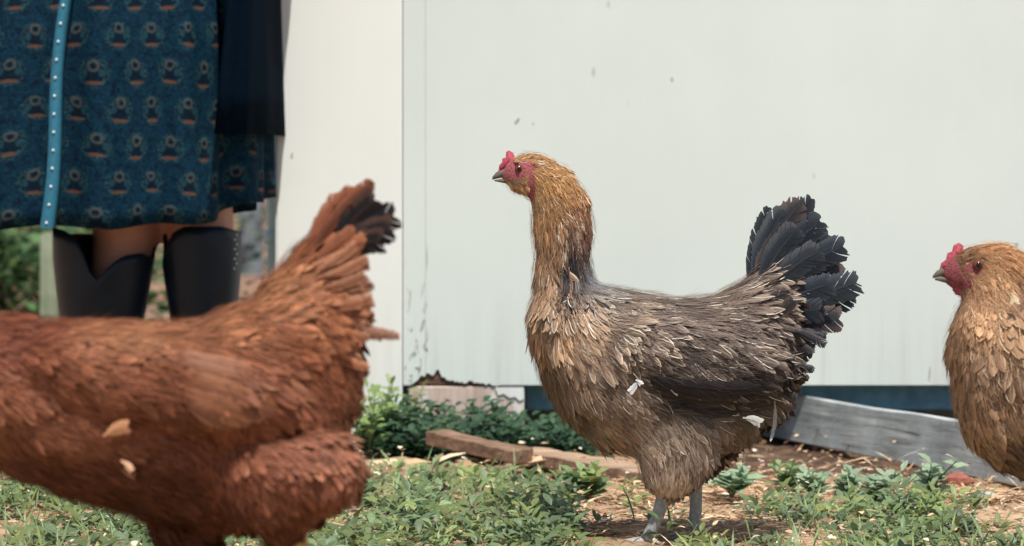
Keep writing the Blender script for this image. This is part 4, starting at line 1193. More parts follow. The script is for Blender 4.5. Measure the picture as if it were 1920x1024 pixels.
# body: one skinned figure (only the knees show under the hem)
def person_body():
    pts = {'pel': (0, 0.02, 0.92), 'wa': (0, 0.02, 1.08), 'ch': (0, 0.02, 1.28), 'nk': (0, 0.02, 1.42), 'hd': (0, 0.0, 1.50), 'tp': (0, -0.005, 1.64),
           'hl': (-0.085, 0.02, 0.86), 'kl': (-0.02, 0.0, 0.47), 'cl': (0.0, 0.01, 0.34), 'al': (-0.035, 0.03, 0.09), 'hr': (0.085, 0.02, 0.86), 'kr': (0.10, 0.0, 0.47), 'cr': (0.115, 0.02, 0.34), 'ar': (0.118, 0.03, 0.09),
           'sl': (-0.17, 0.02, 1.36), 'el': (-0.24, 0.03, 1.1), 'wl': (-0.22, -0.06, 0.88), 'fl': (-0.21, -0.09, 0.80), 'sr': (0.17, 0.02, 1.36), 'er': (0.25, 0.03, 1.1), 'wr': (0.25, -0.05, 0.87), 'fr': (0.245, -0.08, 0.79)}
    rad = dict(pel=.15, wa=.115, ch=.13, nk=.052, hd=.085, tp=.07, hl=.09, kl=.058, cl=.052, al=.034, hr=.09, kr=.058, cr=.052, ar=.034, sl=.055, el=.042, wl=.028, fl=.025, sr=.055, er=.042, wr=.028, fr=.025)
    ed = [('pel', 'wa'), ('wa', 'ch'), ('ch', 'nk'), ('nk', 'hd'), ('hd', 'tp'), ('pel', 'hl'), ('hl', 'kl'), ('kl', 'cl'), ('cl', 'al'), ('pel', 'hr'), ('hr', 'kr'), ('kr', 'cr'), ('cr', 'ar'),
          ('ch', 'sl'), ('sl', 'el'), ('el', 'wl'), ('wl', 'fl'), ('ch', 'sr'), ('sr', 'er'), ('er', 'wr'), ('wr', 'fr')]
    bag = Bag()
    for a, b in ed:
        A, B = np.array(pts[a]), np.array(pts[b])
        path = [A + (B - A) * t for t in np.linspace(0, 1, 6)]
        rr = [rad[a] + (rad[b] - rad[a]) * t for t in np.linspace(0, 1, 6)]
        # rounded ends
        dv = (B - A) / np.linalg.norm(B - A)
        path = [A - dv * rad[a] * 0.7] + path + [B + dv * rad[b] * 0.7]
        rr = [rad[a] * 0.6] + rr + [rad[b] * 0.6]
        bag.add(*tube(path, rr, 18))
    for sg in (-1, 1):                     # fingers
        f = np.array(pts['fl' if sg < 0 else 'fr'])
        for k in range(5):
            dx = (k - 2) * 0.014
            ln = (0.05, 0.075, 0.082, 0.076, 0.06)[k]
            bag.add(*tube([f + np.array([0, dx, 0.01]), f + np.array([0, dx * 1.2, -ln * .6]), f + np.array([-sg * 0.012, dx * 1.2, -ln])], [0.010, 0.009, 0.007], 8))
    me = remeshed(bag, 0.009, 5, (0, 0, 0))
    o = link('body', me, M_SKIN, person)
    bag = Bag()
    hd = np.array([0, 0.018, 1.575])
    rings = []
    th = np.linspace(0, 2 * np.pi, 20, endpoint=False)
    for f in np.linspace(-0.95, 0.98, 10):
        k = math.sqrt(1 - f * f)
        rings.append(hd + np.stack([np.cos(th) * 0.098 * k, np.sin(th) * 0.10 * k + 0.012, np.full(20, f * 0.135)], -1))
    bag.add(*loft(rings))
    link('hair', bag.mesh('hair'), M_HAIR, person)
person_body()

def rel(px, py, d=DP):
    q = wpt(px, py, d)
    return np.array([q.x - cxp, q.y - DP, q.z])

# skirt of the dress: a pleated shell, hem rising to the right
def make_dress():
    nA, nZ = 168, 26
    hem_x = rel(500, 400)[0]
    V, UV = [], []
    th = np.linspace(0, 2 * np.pi, nA, endpoint=False)
    left_r = 0.285; right_r = hem_x
    for iz in range(nZ + 1):
        t = iz / nZ
        ring = []
        for a in th:
            ca, sa = math.cos(a), math.sin(a)
            rx = right_r if ca > 0 else left_r
            hz = np.interp(ca * rx, [-0.285, -0.13, 0.10, 0.15, right_r], [rel(0, 436)[2], rel(0, 424)[2], rel(0, 420)[2], rel(0, 408)[2], rel(0, 372)[2]])
            top = 0.98
            z = hz + (top - hz) * t
            taper = 1.0 - 0.34 * max(0, (z - 0.62) / 0.4) ** 1.2
            pl = 0.015 * math.sin(a * 11 + 0.6 * math.sin(3 * a)) * (1 - t) + 0.005 * math.sin(a * 23 + 1)
            ry = 0.175
            ring.append((ca * (rx * taper + pl), sa * (ry * taper + pl), z + 0.004 * math.sin(a * 9) * (1 - t)))
            UV.append((a * 0.235, z, 0))
        V.extend(ring)
    V = np.array(V); n, m = nZ + 1, nA
    i = np.arange(n - 1)[:, None]; j = np.arange(m)[None, :]
    a = i * m + j; b = i * m + (j + 1) % m
    Q = np.stack([a, b, b + m, a + m], -1).reshape(-1, 4)
    me = mk_mesh('dress', V, Q, None, {'cuv': ('FLOAT_VECTOR', np.array(UV))})
    o = link('dress', me, M_CLOTH, person)
    so = o.modifiers.new('thick', 'SOLIDIFY'); so.thickness = 0.0025; so.offset = -1
    # bodice above the waist
    rings = []
    for z, r in ((0.97, 0.19), (1.05, 0.165), (1.15, 0.165), (1.28, 0.19), (1.37, 0.175), (1.42, 0.09)):
        rings.append(np.stack([np.cos(th) * r, np.sin(th) * r * 0.78 + 0.015, np.full(nA, z)], -1))
    V, Q, T = loft(rings, False)
    uv = np.stack([np.tile(th * 0.235, 6), V[:, 2], 0 * V[:, 2]], -1)
    link('bodice', mk_mesh('bodice', V, Q, None, {'cuv': ('FLOAT_VECTOR', uv)}), M_CLOTH, person)
make_dress()

# trim band down the front edge, with its row of white beads
def make_trim():
    top, bot = rel(142, -240, DP - 0.20), rel(84, 428, DP - 0.215)
    n = 14
    V, Q = [], []
    ctr = []
    for i in range(n + 1):
        t = i / n
        c = top + (bot - top) * t
        c[0] += 0.004 * math.sin(t * 9)
        w = 0.0062 + 0.0035 * t
        ctr.append(c)
        V += [c + np.array([-w, 0.004, 0]), c + np.array([0, -0.003, 0]), c + np.array([w, 0.004, 0]), c + np.array([w, 0.03, 0]), c + np.array([-w, 0.03, 0])]
    for i in range(n):
        for k in range(5):
            Q.append((i * 5 + k, i * 5 + (k + 1) % 5, (i + 1) * 5 + (k + 1) % 5, (i + 1) * 5 + k))
    tr = link('trim_band', mk_mesh('trim_band', V, Q), M_TRIM, person)
    me = None
    for t in np.linspace(0.02, 0.985, 20):
        c = top + (bot - top) * t; c[0] += 0.004 * math.sin(t * 9); c[1] -= 0.003
        if me is None:
            bm = bmesh.new(); bmesh.ops.create_icosphere(bm, subdivisions=1, radius=0.0023)
            me = bpy.data.meshes.new('bead'); bm.to_mesh(me); bm.free(); me.materials.append(M_BEAD)
        o = bpy.data.objects.new('bead', me); COL.objects.link(o); o.parent = tr; o.location = c
make_trim()

# dark navy jacket hanging over the dress on the right
def make_jacket():
    pts = []
    n = 16
    V, Q = [], []
    zb = rel(0, 251, DP - 0.19)[2]
    for iz in range(15):
        z = zb + (1.38 - zb) * iz / 14
        f = min(1.0, (z - zb) / 0.22)
        for k in range(n + 1):
            t = k / n
            xa = (rel(404, 0, DP - .19)[0] * (1 - f) + rel(430, 0, DP - .19)[0] * f)
            xb = (rel(518, 0, DP - .10)[0] * (1 - f) + rel(509, 0, DP - .10)[0] * f)
            a = t * math.pi * 0.62
            x = xa + (xb - xa) * math.sin(min(a, math.pi / 2)) 
            y = -0.20 + 0.30 * max(0, 1 - math.cos(a)) 
            V.append((x + 0.003 * math.sin(k * 1.9), y + 0.004 * math.sin(k * 2.3 + z * 5), z))
    for i in range(14):
        for k in range(n):
            a = i * (n + 1) + k
            Q.append((a, a + 1, a + n + 2, a + n + 1))
    o = link('jacket', mk_mesh('jacket', V, Q), M_NAVY, person)
    so = o.modifiers.new('thick', 'SOLIDIFY'); so.thickness = 0.006; so.offset = 0
make_jacket()

# tall boots with scalloped tops
def make_boot(cx_px, rx_px, rim, base_dx, foot_dir, studs=False):
    c0 = rel(cx_px, 0, DP - 0.03)
    s_ = (DP - 0.03) / FPX
    rx = rx_px * s_
    m, n = 40, 16
    th = np.linspace(0, 2 * np.pi, m, endpoint=False)
    V = []
    for i in range(n + 1):
        t = i / n
        for a in th:
            ca, sa = math.cos(a), math.sin(a)
            pr = np.interp(ca, rim[0], rim[1]) if sa < 0.25 else 440
            zr = HC - (pr - YH) * s_
            z = 0.085 + (zr - 0.085) * t
            k = np.interp(z, [0.08, 0.14, 0.22, 0.30, 0.38], [0.60, 0.66, 0.86, 1.0, 1.04])
            V.append((c0[0] + base_dx * (1 - z / 0.36) + ca * rx * k, -0.02 + sa * rx * 0.95 * k, z))
    V = np.array(V)
    i = np.arange(n)[:, None]; j = np.arange(m)[None, :]
    a = i * m + j; b = i * m + (j + 1) % m
    Q = np.stack([a, b, b + m, a + m], -1).reshape(-1, 4)
    boot = link('boot', mk_mesh('boot', V, Q), M_BOOT, person)
    so = boot.modifiers.new('thick', 'SOLIDIFY'); so.thickness = 0.004; so.offset = -1
    # foot and sole
    fx = c0[0] + base_dx * 0.75
    rings = []
    for (y, w, h) in ((0.065, 0.012, 0.05), (0.055, 0.030, 0.085), (0.0, 0.036, 0.10), (-0.06, 0.036, 0.085), (-0.12, 0.044, 0.062), (-0.17, 0.040, 0.05), (-0.21, 0.022, 0.035), (-0.222, 0.006, 0.022)):
        t2 = np.linspace(0, 2 * np.pi, 20, endpoint=False)
        rings.append(np.stack([fx + foot_dir * (-y) + np.cos(t2) * w, np.full(20, y - 0.01), 0.018 + h / 2 + np.sin(t2) * h / 2], -1))
    V, Q, T = loft(rings)
    link('boot_foot', mk_mesh('boot_foot', V, Q, T), M_BOOT, boot)
    rings = []
    for (y, w) in ((0.055, 0.02), (0.05, 0.034), (0.0, 0.037), (-0.06, 0.037), (-0.12, 0.047), (-0.18, 0.042), (-0.22, 0.02)):
        rings.append(np.array([(fx + foot_dir * (-y) + sx_ * w, y - 0.01, z) for sx_, z in ((-1, 0.003), (1, 0.003), (1, 0.02), (-1, 0.02))]))
    V, Q, T = loft(rings)
    link('sole', mk_mesh('sole', V, Q, T, None, False), M_BOOT, boot)
    if studs:
        bm = bmesh.new(); bmesh.ops.create_icosphere(bm, subdivisions=1, radius=0.0017)
        me = bpy.data.meshes.new('stud'); bm.to_mesh(me); bm.free(); me.materials.append(M_STUD)
        for k in range(8):
            py = 440 + k * 9
            a = -0.42 - 0.1 * (k % 2)
            z = HC - (py - YH) * s_
            kk = np.interp(z, [0.08, 0.14, 0.22, 0.30, 0.38], [0.60, 0.66, 0.86, 1.0, 1.04])
            o = bpy.data.objects.new('stud', me); COL.objects.link(o); o.parent = boot
            o.location = (c0[0] + base_dx * (1 - z / 0.36) + math.cos(a) * rx * kk, -0.02 + math.sin(a) * rx * 0.95 * kk, z)
make_boot(196, 96, ([-1, -0.75, -0.42, -0.06, 0.2, 0.5, 0.8, 1], [428, 430, 446, 532, 500, 478, 474, 484]), -0.012, -0.15)
make_boot(374, 76, ([-1, -0.85, -0.6, -0.3, 0.6, 1], [500, 470, 436, 424, 424, 434]), 0.012, 0.1, True)

# ------------------------------------------------------------------ weeds and ground cover
def leaf_batch(P, D, Nn, L, W, col, rg, fold=0.25, droop=0.25):
    """P base, D direction, Nn up side: lance/oval leaves of 8 vertices"""
    n = len(P)
    B = np.cross(Nn, D); B /= np.linalg.norm(B, axis=1)[:, None] + 1e-9
    N2 = np.cross(D, B)
    tv = np.array([0.0, 0.3, 0.65, 1.0]); wv = np.array([0.12, 0.85, 0.95, 0.0])
    V = np.zeros((n, 10, 3)); k = 0
    ctr = [P + D * (L * t)[:, None] + N2 * (-(t ** 2) * droop * L)[:, None] for t in tv]
    idx = []
    for r in range(4):
        if r == 3:
            V[:, 9] = ctr[3]; continue
        h = W * wv[r] * (1 + rg.normal(0, 0.12, n))
        V[:, r * 3] = ctr[r] - B * h[:, None] + N2 * (fold * h)[:, None]
        V[:, r * 3 + 1] = ctr[r]
        V[:, r * 3 + 2] = ctr[r] + B * h[:, None] + N2 * (fold * h)[:, None]
    q = np.array([(0, 1, 4, 3), (1, 2, 5, 4), (3, 4, 7, 6), (4, 5, 8, 7)]); t = np.array([(6, 7, 9), (7, 8, 9)])
    o = (np.arange(n) * 10)[:, None, None]
    c4 = np.ones((n, 10, 4)); c4[:, :, :3] = col[:, None, :]
    return V.reshape(-1, 3), (q[None] + o).reshape(-1, 4), (t[None] + o).reshape(-1, 3), c4.reshape(-1, 4)

GREENS = np.array([lin(c) for c in ((118, 140, 90), (132, 154, 102), (146, 164, 112), (106, 132, 90), (152, 166, 100), (128, 150, 110), (140, 152, 88))])
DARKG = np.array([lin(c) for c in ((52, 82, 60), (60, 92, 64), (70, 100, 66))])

def cover_density(px, py):
    """how thickly weeds stand at a spot of ground, by where the photo shows it"""
    if py < 882: dn = 0.0
    elif px < 600: dn = 0.85
    elif px < 1085: dn = 0.95 if py > 925 else 0.35
    elif px < 1265: dn = 0.10 if py < 1050 else 0.5
    elif px < 1440: dn = 0.0 if py < 950 else 0.10 if py < 1000 else 0.45 if py < 1050 else 0.7
    elif px < 1760: dn = 0.0 if py < 938 else 0.75 if py < 985 else 0.85
    else: dn = 0.0 if py < 945 else 0.2 if py < 975 else 0.85
    return dn

def ground_cover():
    rg = np.random.default_rng(5)
    P, D, N, L, W, C = [], [], [], [], [], []
    n = 0
    tries = 0
    while tries < 8200:
        tries += 1
        x = rg.uniform(-1.0, 1.0); y = rg.uniform(2.35, 4.62)
        if abs(x) > 0.19 * y + 0.12: continue
        px = 960 + x * FPX / y; py = YH + HC * FPX / y
        dn = cover_density(px, py)
        nzv = min(1, max(0, 0.5 + 1.1 * mnoise.noise((x * 7.5, y * 5.0, 3.1)) + 0.3 * mnoise.noise((x * 25, y * 18, 1.7))))
        if rg.random() > dn * (0.12 + 1.15 * nzv): continue
        h = rg.uniform(0.008, 0.038) * (0.5 + 0.85 * nzv)
        if px > 1260 and py > 985: h *= 0.7
        if py < 930: h *= 0.45
        elif 560 < px < 1085: h *= 1.3
        if y < 3.3: h *= 0.9
        yellow = rg.random()
        base = GREENS[rg.integers(len(GREENS))] * rg.uniform(0.5, 1.05) * (0.75 + 0.35 * nzv)
        k = rg.integers(6, 13)
        lsz = rg.uniform(0.6, 1.45)
        for i in range(k):
            a = i * 2.4 + rg.uniform(-0.5, 0.5); f = (i + 1) / k
            el = rg.uniform(0.15, 1.1)
            dv = np.array([math.cos(a) * math.cos(el), math.sin(a) * math.cos(el), math.sin(el)])
            sp_ = 0.014 * (1 - 0.5 * f)
            P.append((x + math.cos(a) * sp_ * rg.uniform(0.2, 1), y + math.sin(a) * sp_ * rg.uniform(0.2, 1), ground_height(x, y) + h * f))
            D.append(dv); N.append((-dv[0] * 0.6, -dv[1] * 0.6, 1.0))
            L.append(rg.uniform(0.011, 0.021) * lsz); W.append(rg.uniform(0.0024, 0.0046) * lsz)
            C.append(base * rg.uniform(0.8, 1.2))
    # grass blades among them
    for _ in range(5200):
        x = rg.uniform(-1.0, 1.0); y = rg.uniform(2.4, 4.6)
        if abs(x) > 0.19 * y + 0.1: continue
        px = 960 + x * FPX / y; py = YH + HC * FPX / y
        if rg.random() > cover_density(px, py): continue
        a = rg.uniform(0, 6.28); el = rg.uniform(0.7, 1.45)
        dv = np.array([math.cos(a) * math.cos(el), math.sin(a) * math.cos(el), math.sin(el)])
        P.append((x, y, ground_height(x, y))); D.append(dv); N.append((-dv[0], -dv[1], 1.0)); L.append(rg.uniform(0.02, 0.055)); W.append(rg.uniform(0.0009, 0.0018))
        C.append(GREENS[rg.integers(len(GREENS))] * rg.uniform(0.8, 1.3))
    P, D, N, L, W, C = map(np.array, (P, D, N, L, W, C))
    N = N + np.array([0.0, -0.45, 0.0])
    V, Q, T, c4 = leaf_batch(P, D, N, L, W, C, rg)
    o = link('weeds', mk_mesh('weeds', V, Q, T, {'col': ('FLOAT_COLOR', c4)}), MAT['leaf'])
    tag(o, 'low small leaved green weeds and grass over the soil', 'weeds', kind='stuff')
    # darker weeds crowding the foot of the shed
    P, D, N, L, W, C = [], [], [], [], [], []
    for _ in range(560):
        px = rg.uniform(690, 1120); y = rg.uniform(4.46, 4.68)
        x = (px - 960) * y / FPX
        hn = mnoise.noise((x * 14, y * 9, 5.0))
        if hn < -0.25: continue
        h = rg.uniform(0.02, 0.058) * (1.0 + 0.9 * hn) * (1.0 if px < 1090 else 0.7)
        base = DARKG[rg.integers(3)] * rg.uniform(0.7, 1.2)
        for i in range(9):
            a = i * 2.4 + rg.uniform(-.5, .5); f = (i + 1) / 9; el = rg.uniform(0.1, 1.0)
            dv = np.array([math.cos(a) * math.cos(el), math.sin(a) * math.cos(el), math.sin(el)])
            yy = min(y + math.sin(a) * 0.012, 4.685)
            P.append((x + math.cos(a) * 0.014, yy, h * f)); D.append(dv); N.append((-dv[0] * .6, -dv[1] * .6, 1)); L.append(rg.uniform(.011, .02)); W.append(rg.uniform(.0035, .007)); C.append(base * rg.uniform(.8, 1.2))
    P, D, N, L, W, C = map(np.array, (P, D, N, L, W, C))
    N = N + np.array([0.0, -0.45, 0.0])
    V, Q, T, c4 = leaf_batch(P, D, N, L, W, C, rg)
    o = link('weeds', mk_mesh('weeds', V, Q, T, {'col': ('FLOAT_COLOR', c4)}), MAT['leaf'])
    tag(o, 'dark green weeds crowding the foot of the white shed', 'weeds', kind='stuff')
ground_cover()

def litter():
    """straw, wood chips and dead leaves scattered on the soil"""
    rg = np.random.default_rng(9)
    n = 9000
    y = rg.uniform(2.4, 4.68, n); x = rg.uniform(-1, 1, n) * (0.19 * y + 0.1)
    z = ground_height(x, y) + rg.uniform(0.001, 0.010, n)
    a = rg.uniform(0, 6.283, n); el = rg.normal(0.08, 0.22, n)
    D = np.stack([np.cos(a) * np.cos(el), np.sin(a) * np.cos(el), np.sin(el)], -1)
    N = np.stack([rg.normal(0, .3, n), rg.normal(0, .3, n), np.ones(n)], -1)
    chip = rg.random(n) < 0.45
    L = np.where(chip, rg.uniform(.005, .014, n), rg.uniform(.012, .05, n)); W = np.where(chip, rg.uniform(.0014, .0042, n), rg.uniform(.0006, .0014, n))
    pal = np.array([lin(c) for c in ((222, 190, 148), (204, 168, 128), (232, 208, 172), (178, 136, 100), (214, 176, 140), (150, 108, 80), (236, 220, 196))])
    C = pal[rg.integers(len(pal), size=n)] * rg.uniform(.8, 1.15, n)[:, None]
    # dry leaves caught in the tops of the weeds
    m = chip & (rg.random(n) < 0.22)
    z[m] += rg.uniform(0.01, 0.04, m.sum())
    V, Q, T, c4 = leaf_batch(np.stack([x, y, z], -1), D, N, L, W, C, rg, 0.3, 0.1)
    o = link('straw_litter', mk_mesh('straw_litter', V, Q, T, {'col': ('FLOAT_COLOR', c4)}), MAT['straw'])
    tag(o, 'pale straw, chips and dead leaves strewn over the soil', 'litter', kind='stuff')
litter()

def straw_mat():
    rg = np.random.default_rng(19)
    P, D, N, L, W, C = [], [], [], [], [], []
    pal = [lin(c) for c in ((226, 196, 156), (206, 170, 130), (236, 212, 178), (182, 142, 108), (214, 180, 144), (150, 112, 84))]
    while len(P) < 3800:
        px, py = rg.uniform(1080, 1920), rg.uniform(885, 1010)
        if px > 1440: py = rg.uniform(908, 945)
        if mnoise.noise((px * .012, py * .03, 4)) < -0.15: continue
        y = gd(py); x = (px - 960) * y / FPX
        a = rg.normal(0.15, 0.7) + (math.pi if rg.random() < .5 else 0); el = rg.normal(0.04, 0.12)
        P.append((x, y, ground_height(x, y) + rg.uniform(0.001, 0.009))); D.append((math.cos(a) * math.cos(el), math.sin(a) * math.cos(el), math.sin(el)))
        N.append((rg.normal(0, .3), rg.normal(0, .3), 1)); L.append(rg.uniform(.012, .05)); W.append(rg.uniform(.0007, .0022)); C.append(pal[rg.integers(6)] * rg.uniform(.75, 1.1))
    P, D, N, L, W, C = map(np.array, (P, D, N, L, W, C))
    V, Q, T, c4 = leaf_batch(P, D, N, L, W, C, rg, 0.3, 0.15)
    tag(link('straw_litter', mk_mesh('straw_litter', V, Q, T, {'col': ('FLOAT_COLOR', c4)}), MAT['straw']), 'thick pale straw on the bare soil round the feet of the tall hen', 'straw', kind='stuff')
    # dry husks lying by the brown plank
    for k, (px, py, a, ln) in enumerate(((726, 842, 0.15, .07), (770, 836, -0.3, .06), (842, 838, -0.75, .055), (872, 842, -0.6, .06), (1010, 838, 0.1, .075), (1120, 868, -0.2, .05))):
        d = 4.33 - 0.03 * (k % 2); c = wpt(px, py, d); c.z = 0.014
        el = 0.25 + 0.12 * (k % 3)
        Dv = np.array([[math.cos(a) * math.cos(el), 0.3 * math.sin(a), math.sin(el)]]); Dv /= np.linalg.norm(Dv)
        V, Q, T, c4 = leaf_batch(np.array([[-ln / 2, 0, -0.012]]), Dv, np.array([[0.0, -.5, 1]]), np.array([ln]), np.array([0.007]), np.array([pal[k]]), rg, 0.6, 0.25)
        o = link('dry_husk', mk_mesh('dry_husk', V, Q, T, {'col': ('FLOAT_COLOR', c4)}), MAT['straw'])
        so = o.modifiers.new('thick', 'SOLIDIFY'); so.thickness = 0.0012
        o.location = c
        tag(o, ('pale husk farthest left, beside the rust hen thigh', 'tan husk on the soil just left of the raised plank end', 'palest husk leaning behind the raised end of the brown plank', 'dull brown husk behind the middle of the brown plank',
                'light husk behind the joint of the two planks', 'dark dry husk next to the tan plank under the tall hen breast')[k], 'husk', 'dry husks near the planks')
straw_mat()

def weed_plant(label, px, d, h, nst, kind, rg, cols, lscale=1.0, group=None):
    x = (px - 960) * d / FPX
    root = thing('weed_plant', label, 'weed', (x, d, 0), group)
    P, D, N, L, W, C = [], [], [], [], [], []
    bag = Bag()
    for s_ in range(nst):
        a = rg.uniform(0, 6.283); sp_ = rg.uniform(0.1, 0.5) if not kind else rg.uniform(0.3, 1.0)
        hh = h * rg.uniform(0.6, 1.0) * (0.8 if kind else 1)
        tip = np.array([math.cos(a) * hh * sp_, math.sin(a) * hh * sp_, hh])
        if d + tip[1] > 4.66: tip[1] = 4.66 - d
        mid = tip * 0.5 + np.array([0, 0, hh * 0.08])
        V, Q, T = tube([(0, 0, -0.004), mid, tip], [0.0016, 0.0013, 0.0006], 6); bag.add(V, Q, T)
        nl = int(rg.integers(7, 12))
        base = cols[rg.integers(len(cols))] * rg.uniform(.85, 1.15)
        for i in range(nl):
            t = (0.03 if kind else 0.2) + (0.97 if kind else 0.8) * i / (nl - 1)
            p = (2 * t * (1 - t)) * mid + t * t * tip + 0 
            b = i * 2.4 + rg.uniform(-.4, .4); el = rg.uniform(.2, .9) + 0.4 * (i == nl - 1)
            dv = np.array([math.cos(b) * math.cos(el), math.sin(b) * math.cos(el), math.sin(el)])
            P.append(p); D.append(dv); N.append((-dv[0] * .5, -dv[1] * .5, 1))
            k = lscale * (1.2 - 0.45 * t) * (1.1 if kind else 1)
            L.append(rg.uniform(.022, .034) * k); W.append(rg.uniform(.005, .008) * k * (1.35 if kind else 0.8)); C.append(base * rg.uniform(.85, 1.2))
    P, D, N, L, W, C = map(np.array, (P, D, N, L, W, C))
    N = N + np.array([0.0, -0.45, 0.0])
    V, Q, T, c4 = leaf_batch(P, D, N, L, W, C, rg)
    lf = link('leaves', mk_mesh('leaves', V, Q, T, {'col': ('FLOAT_COLOR', c4)}), MAT['leaf'], root)
    tag(lf, kind='stuff')
    stm = bag.mesh('stems')
    stm.attributes.new('col', 'FLOAT_COLOR', 'POINT').data.foreach_set('color', np.tile(np.append(lin((120, 140, 96)), 1), len(stm.vertices)).astype(np.float32))
    tag(link('stems', stm, MAT['leaf'], root), kind='stuff')
    return root
rw = np.random.default_rng(3)
SIL = [lin(c) for c in ((150, 172, 140), (160, 180, 148), (138, 162, 128))]
YG = [lin(c) for c in ((124, 150, 84), (138, 160, 94), (108, 138, 80))]
weed_plant('tall yellow green weed at the foot of the cream corner board', 712, 4.55, 0.115, 8, 0, rw, YG, 1.1, 'weeds by the shed')
weed_plant('yellow green weed between the corner board and the flaking base board', 748, 4.58, 0.105, 7, 0, rw, YG, 1.0, 'weeds by the shed')
weed_plant('leafy weed showing behind the rust hen tail at the corner board', 690, 4.48, 0.10, 7, 0, rw, YG, 1.0, 'weeds by the shed')
weed_plant('small silvery weed rising alone before the grey board', 1738, 3.98, 0.066, 3, 1, rw, SIL, 0.9, 'weeds by the shed')
weed_plant('bushy silvery weed in front of the middle of the grey board', 1640, 3.90, 0.05, 8, 1, rw, SIL, 0.68, 'weeds by the shed')
weed_plant('broad silvery weed beside the bushy one before the grey board', 1590, 3.92, 0.04, 6, 1, rw, SIL, 0.7, 'weeds by the shed')
weed_plant('upright weed right behind the tall hen in the shaded soil', 1470, 4.05, 0.045, 4, 1, rw, GREENS[:4], 0.7, 'weeds by the shed')
weed_plant('low broad leaved weed by the far foot of the tall hen', 1372, 3.98, 0.035, 4, 1, rw, SIL, 1.0, 'weeds by the shed')
weed_plant('grey green weed spreading along the shaded soil', 1525, 3.98, 0.036, 6, 1, rw, SIL, 0.66, 'weeds by the shed')
weed_plant('broad leaved weed by the end of the tan plank', 1098, 3.95, 0.05, 5, 1, rw, GREENS[:5], 1.0, 'weeds by the shed')

# twigs
def twig(label, pts, r):
    P = np.array([wpt(px, py, gd(py + 12)) for px, py in pts])
    P[:, 2] = [0.016 + 0.004 * math.sin(i * 2.0) for i in range(len(P))]
    P = np.array([P[0] + (P[-1] - P[0]) * 0]) if False else P
    c = P.mean(0); c[2] = 0
    V, Q, T = tube(P - c, [r * (1 - 0.5 * i / (len(P) - 1)) for i in range(len(P))], 8)
    o = link('twig', mk_mesh('twig', V, Q, T), MAT['brown_plank'])
    o.location = c
    tag(o, label, 'twig', 'twigs on the ground')
twig('thin bent twig lying in the weeds left of the tall hen', [(700, 1004), (728, 988), (760, 980), (800, 976)], 0.0024)
twig('straight thin twig lying in the dark weeds below the planks', [(862, 992), (905, 988), (940, 981), (968, 980)], 0.002)

# stones and a bit of brick by the board
def stone(name, label, px, py, r, c, cat, sq=(1, .8, .6)):
    d = gd(py)
    bm = bmesh.new(); bmesh.ops.create_icosphere(bm, subdivisions=2, radius=r)
    rr = random.Random(int(px))
    for v in bm.verts:
        k = 1 + rr.uniform(-.12, .12)
        v.co = Vector((v.co.x * sq[0] * k, v.co.y * sq[1] * k, v.co.z * sq[2] * k))
    o = bm_link(name, bm, plain_mat(name + '_surface', c, .9, .2, .25, 80, .5), None, False)
    o.location = ((px - 960) * d / FPX, d, r * 0.35)
    tag(o, label, cat)
stone('brick_fragment', 'reddish brick fragment in the shade of the grey board', 1795, 912, 0.02, L3(150, 92, 78), 'brick', (1.2, .8, .6))
stone('stone', 'small grey stone in front of the reddish brick fragment', 1850, 938, 0.013, L3(176, 172, 164), 'stone')

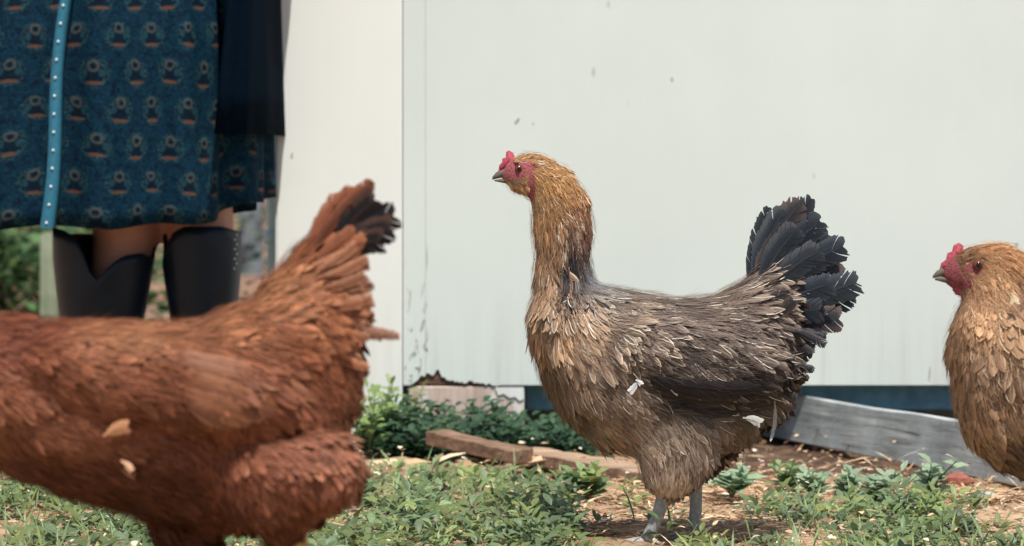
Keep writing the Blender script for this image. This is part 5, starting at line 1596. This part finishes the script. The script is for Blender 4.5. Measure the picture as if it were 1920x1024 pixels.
# ------------------------------------------------------------------ yard behind the person
def bush(label, px, d, w, h, n, cols, rg, group='bushes in the yard', name='bush'):
    x = (px - 960) * d / FPX
    root = thing(name, label, 'bush', (x, d, 0), group)
    nc = 26
    cl = np.stack([rg.normal(0, w * .38, nc), rg.normal(0, w * .3, nc), rg.uniform(.05, .95, nc) * h], -1)
    k = rg.integers(nc, size=n)
    P = cl[k] + rg.normal(0, 1, (n, 3)) * np.array([.09 * w + .02, .09 * w + .02, .09 * h + .01]) * 1.5
    P[:, 2] = np.abs(P[:, 2])
    a = rg.uniform(0, 6.283, n); el = rg.uniform(-.3, 1.1, n)
    D = np.stack([np.cos(a) * np.cos(el), np.sin(a) * np.cos(el), np.sin(el)], -1)
    N = np.stack([-D[:, 0] * .5, -D[:, 1] * .5, np.ones(n)], -1)
    C = np.array(cols)[rg.integers(len(cols), size=n)] * rg.uniform(.7, 1.25, n)[:, None]
    V, Q, T, c4 = leaf_batch(P, D, N, rg.uniform(.02, .045, n), rg.uniform(.008, .016, n), C, rg)
    tag(link('foliage', mk_mesh('foliage', V, Q, T, {'col': ('FLOAT_COLOR', c4)}), MAT['leaf'], root), kind='stuff')
    bag = Bag()
    for i in range(9):
        V, Q, T = tube([(0, 0, 0), cl[i] * .5 + np.array([0, 0, .05 * h]), cl[i]], [.008, .006, .003], 6); bag.add(V, Q, T)
    tag(link('stems', bag.mesh('stems'), MAT['brown_plank'], root), kind='stuff')
rb = np.random.default_rng(77)
BG = [lin(c) for c in ((70, 104, 62), (92, 126, 76), (56, 88, 54), (110, 138, 86))]
bush('leafy green bush at the left edge behind the dress', 20, 7.4, 0.5, 0.30, 3600, BG, rb)
bush('wide green bush farther back behind the person', 200, 12.5, 1.6, 0.55, 4200, BG, rb)
bush('low green bush behind the grey post', 455, 14.5, 1.0, 0.55, 3000, BG, rb)
bush('dense bush out beyond the left edge', -260, 9.0, 1.0, 0.7, 3600, BG, rb)
def post(label, px, d, w, h, mat, name='wooden_post'):
    x = (px - 960) * d / FPX
    bm = box(-w / 2, w / 2, -w / 2, w / 2, -0.02, h, w * .12, 2)
    o = bm_link(name, bm, mat)
    o.location = (x, d, 0)
    tag(o, label, 'post')
post('weathered blue grey post in the yard behind the boots', 471, 12.8, 0.10, 1.25, wood_mat('grey_post_wood', L3(112, 120, 126), L3(140, 146, 150), 'z'))
post('short pale post in front of the green bush', 93, 6.4, 0.036, HC - (436 - YH) * 6.4 / FPX, wood_mat('pale_post_wood', L3(122, 138, 112), L3(156, 166, 142), 'z'))
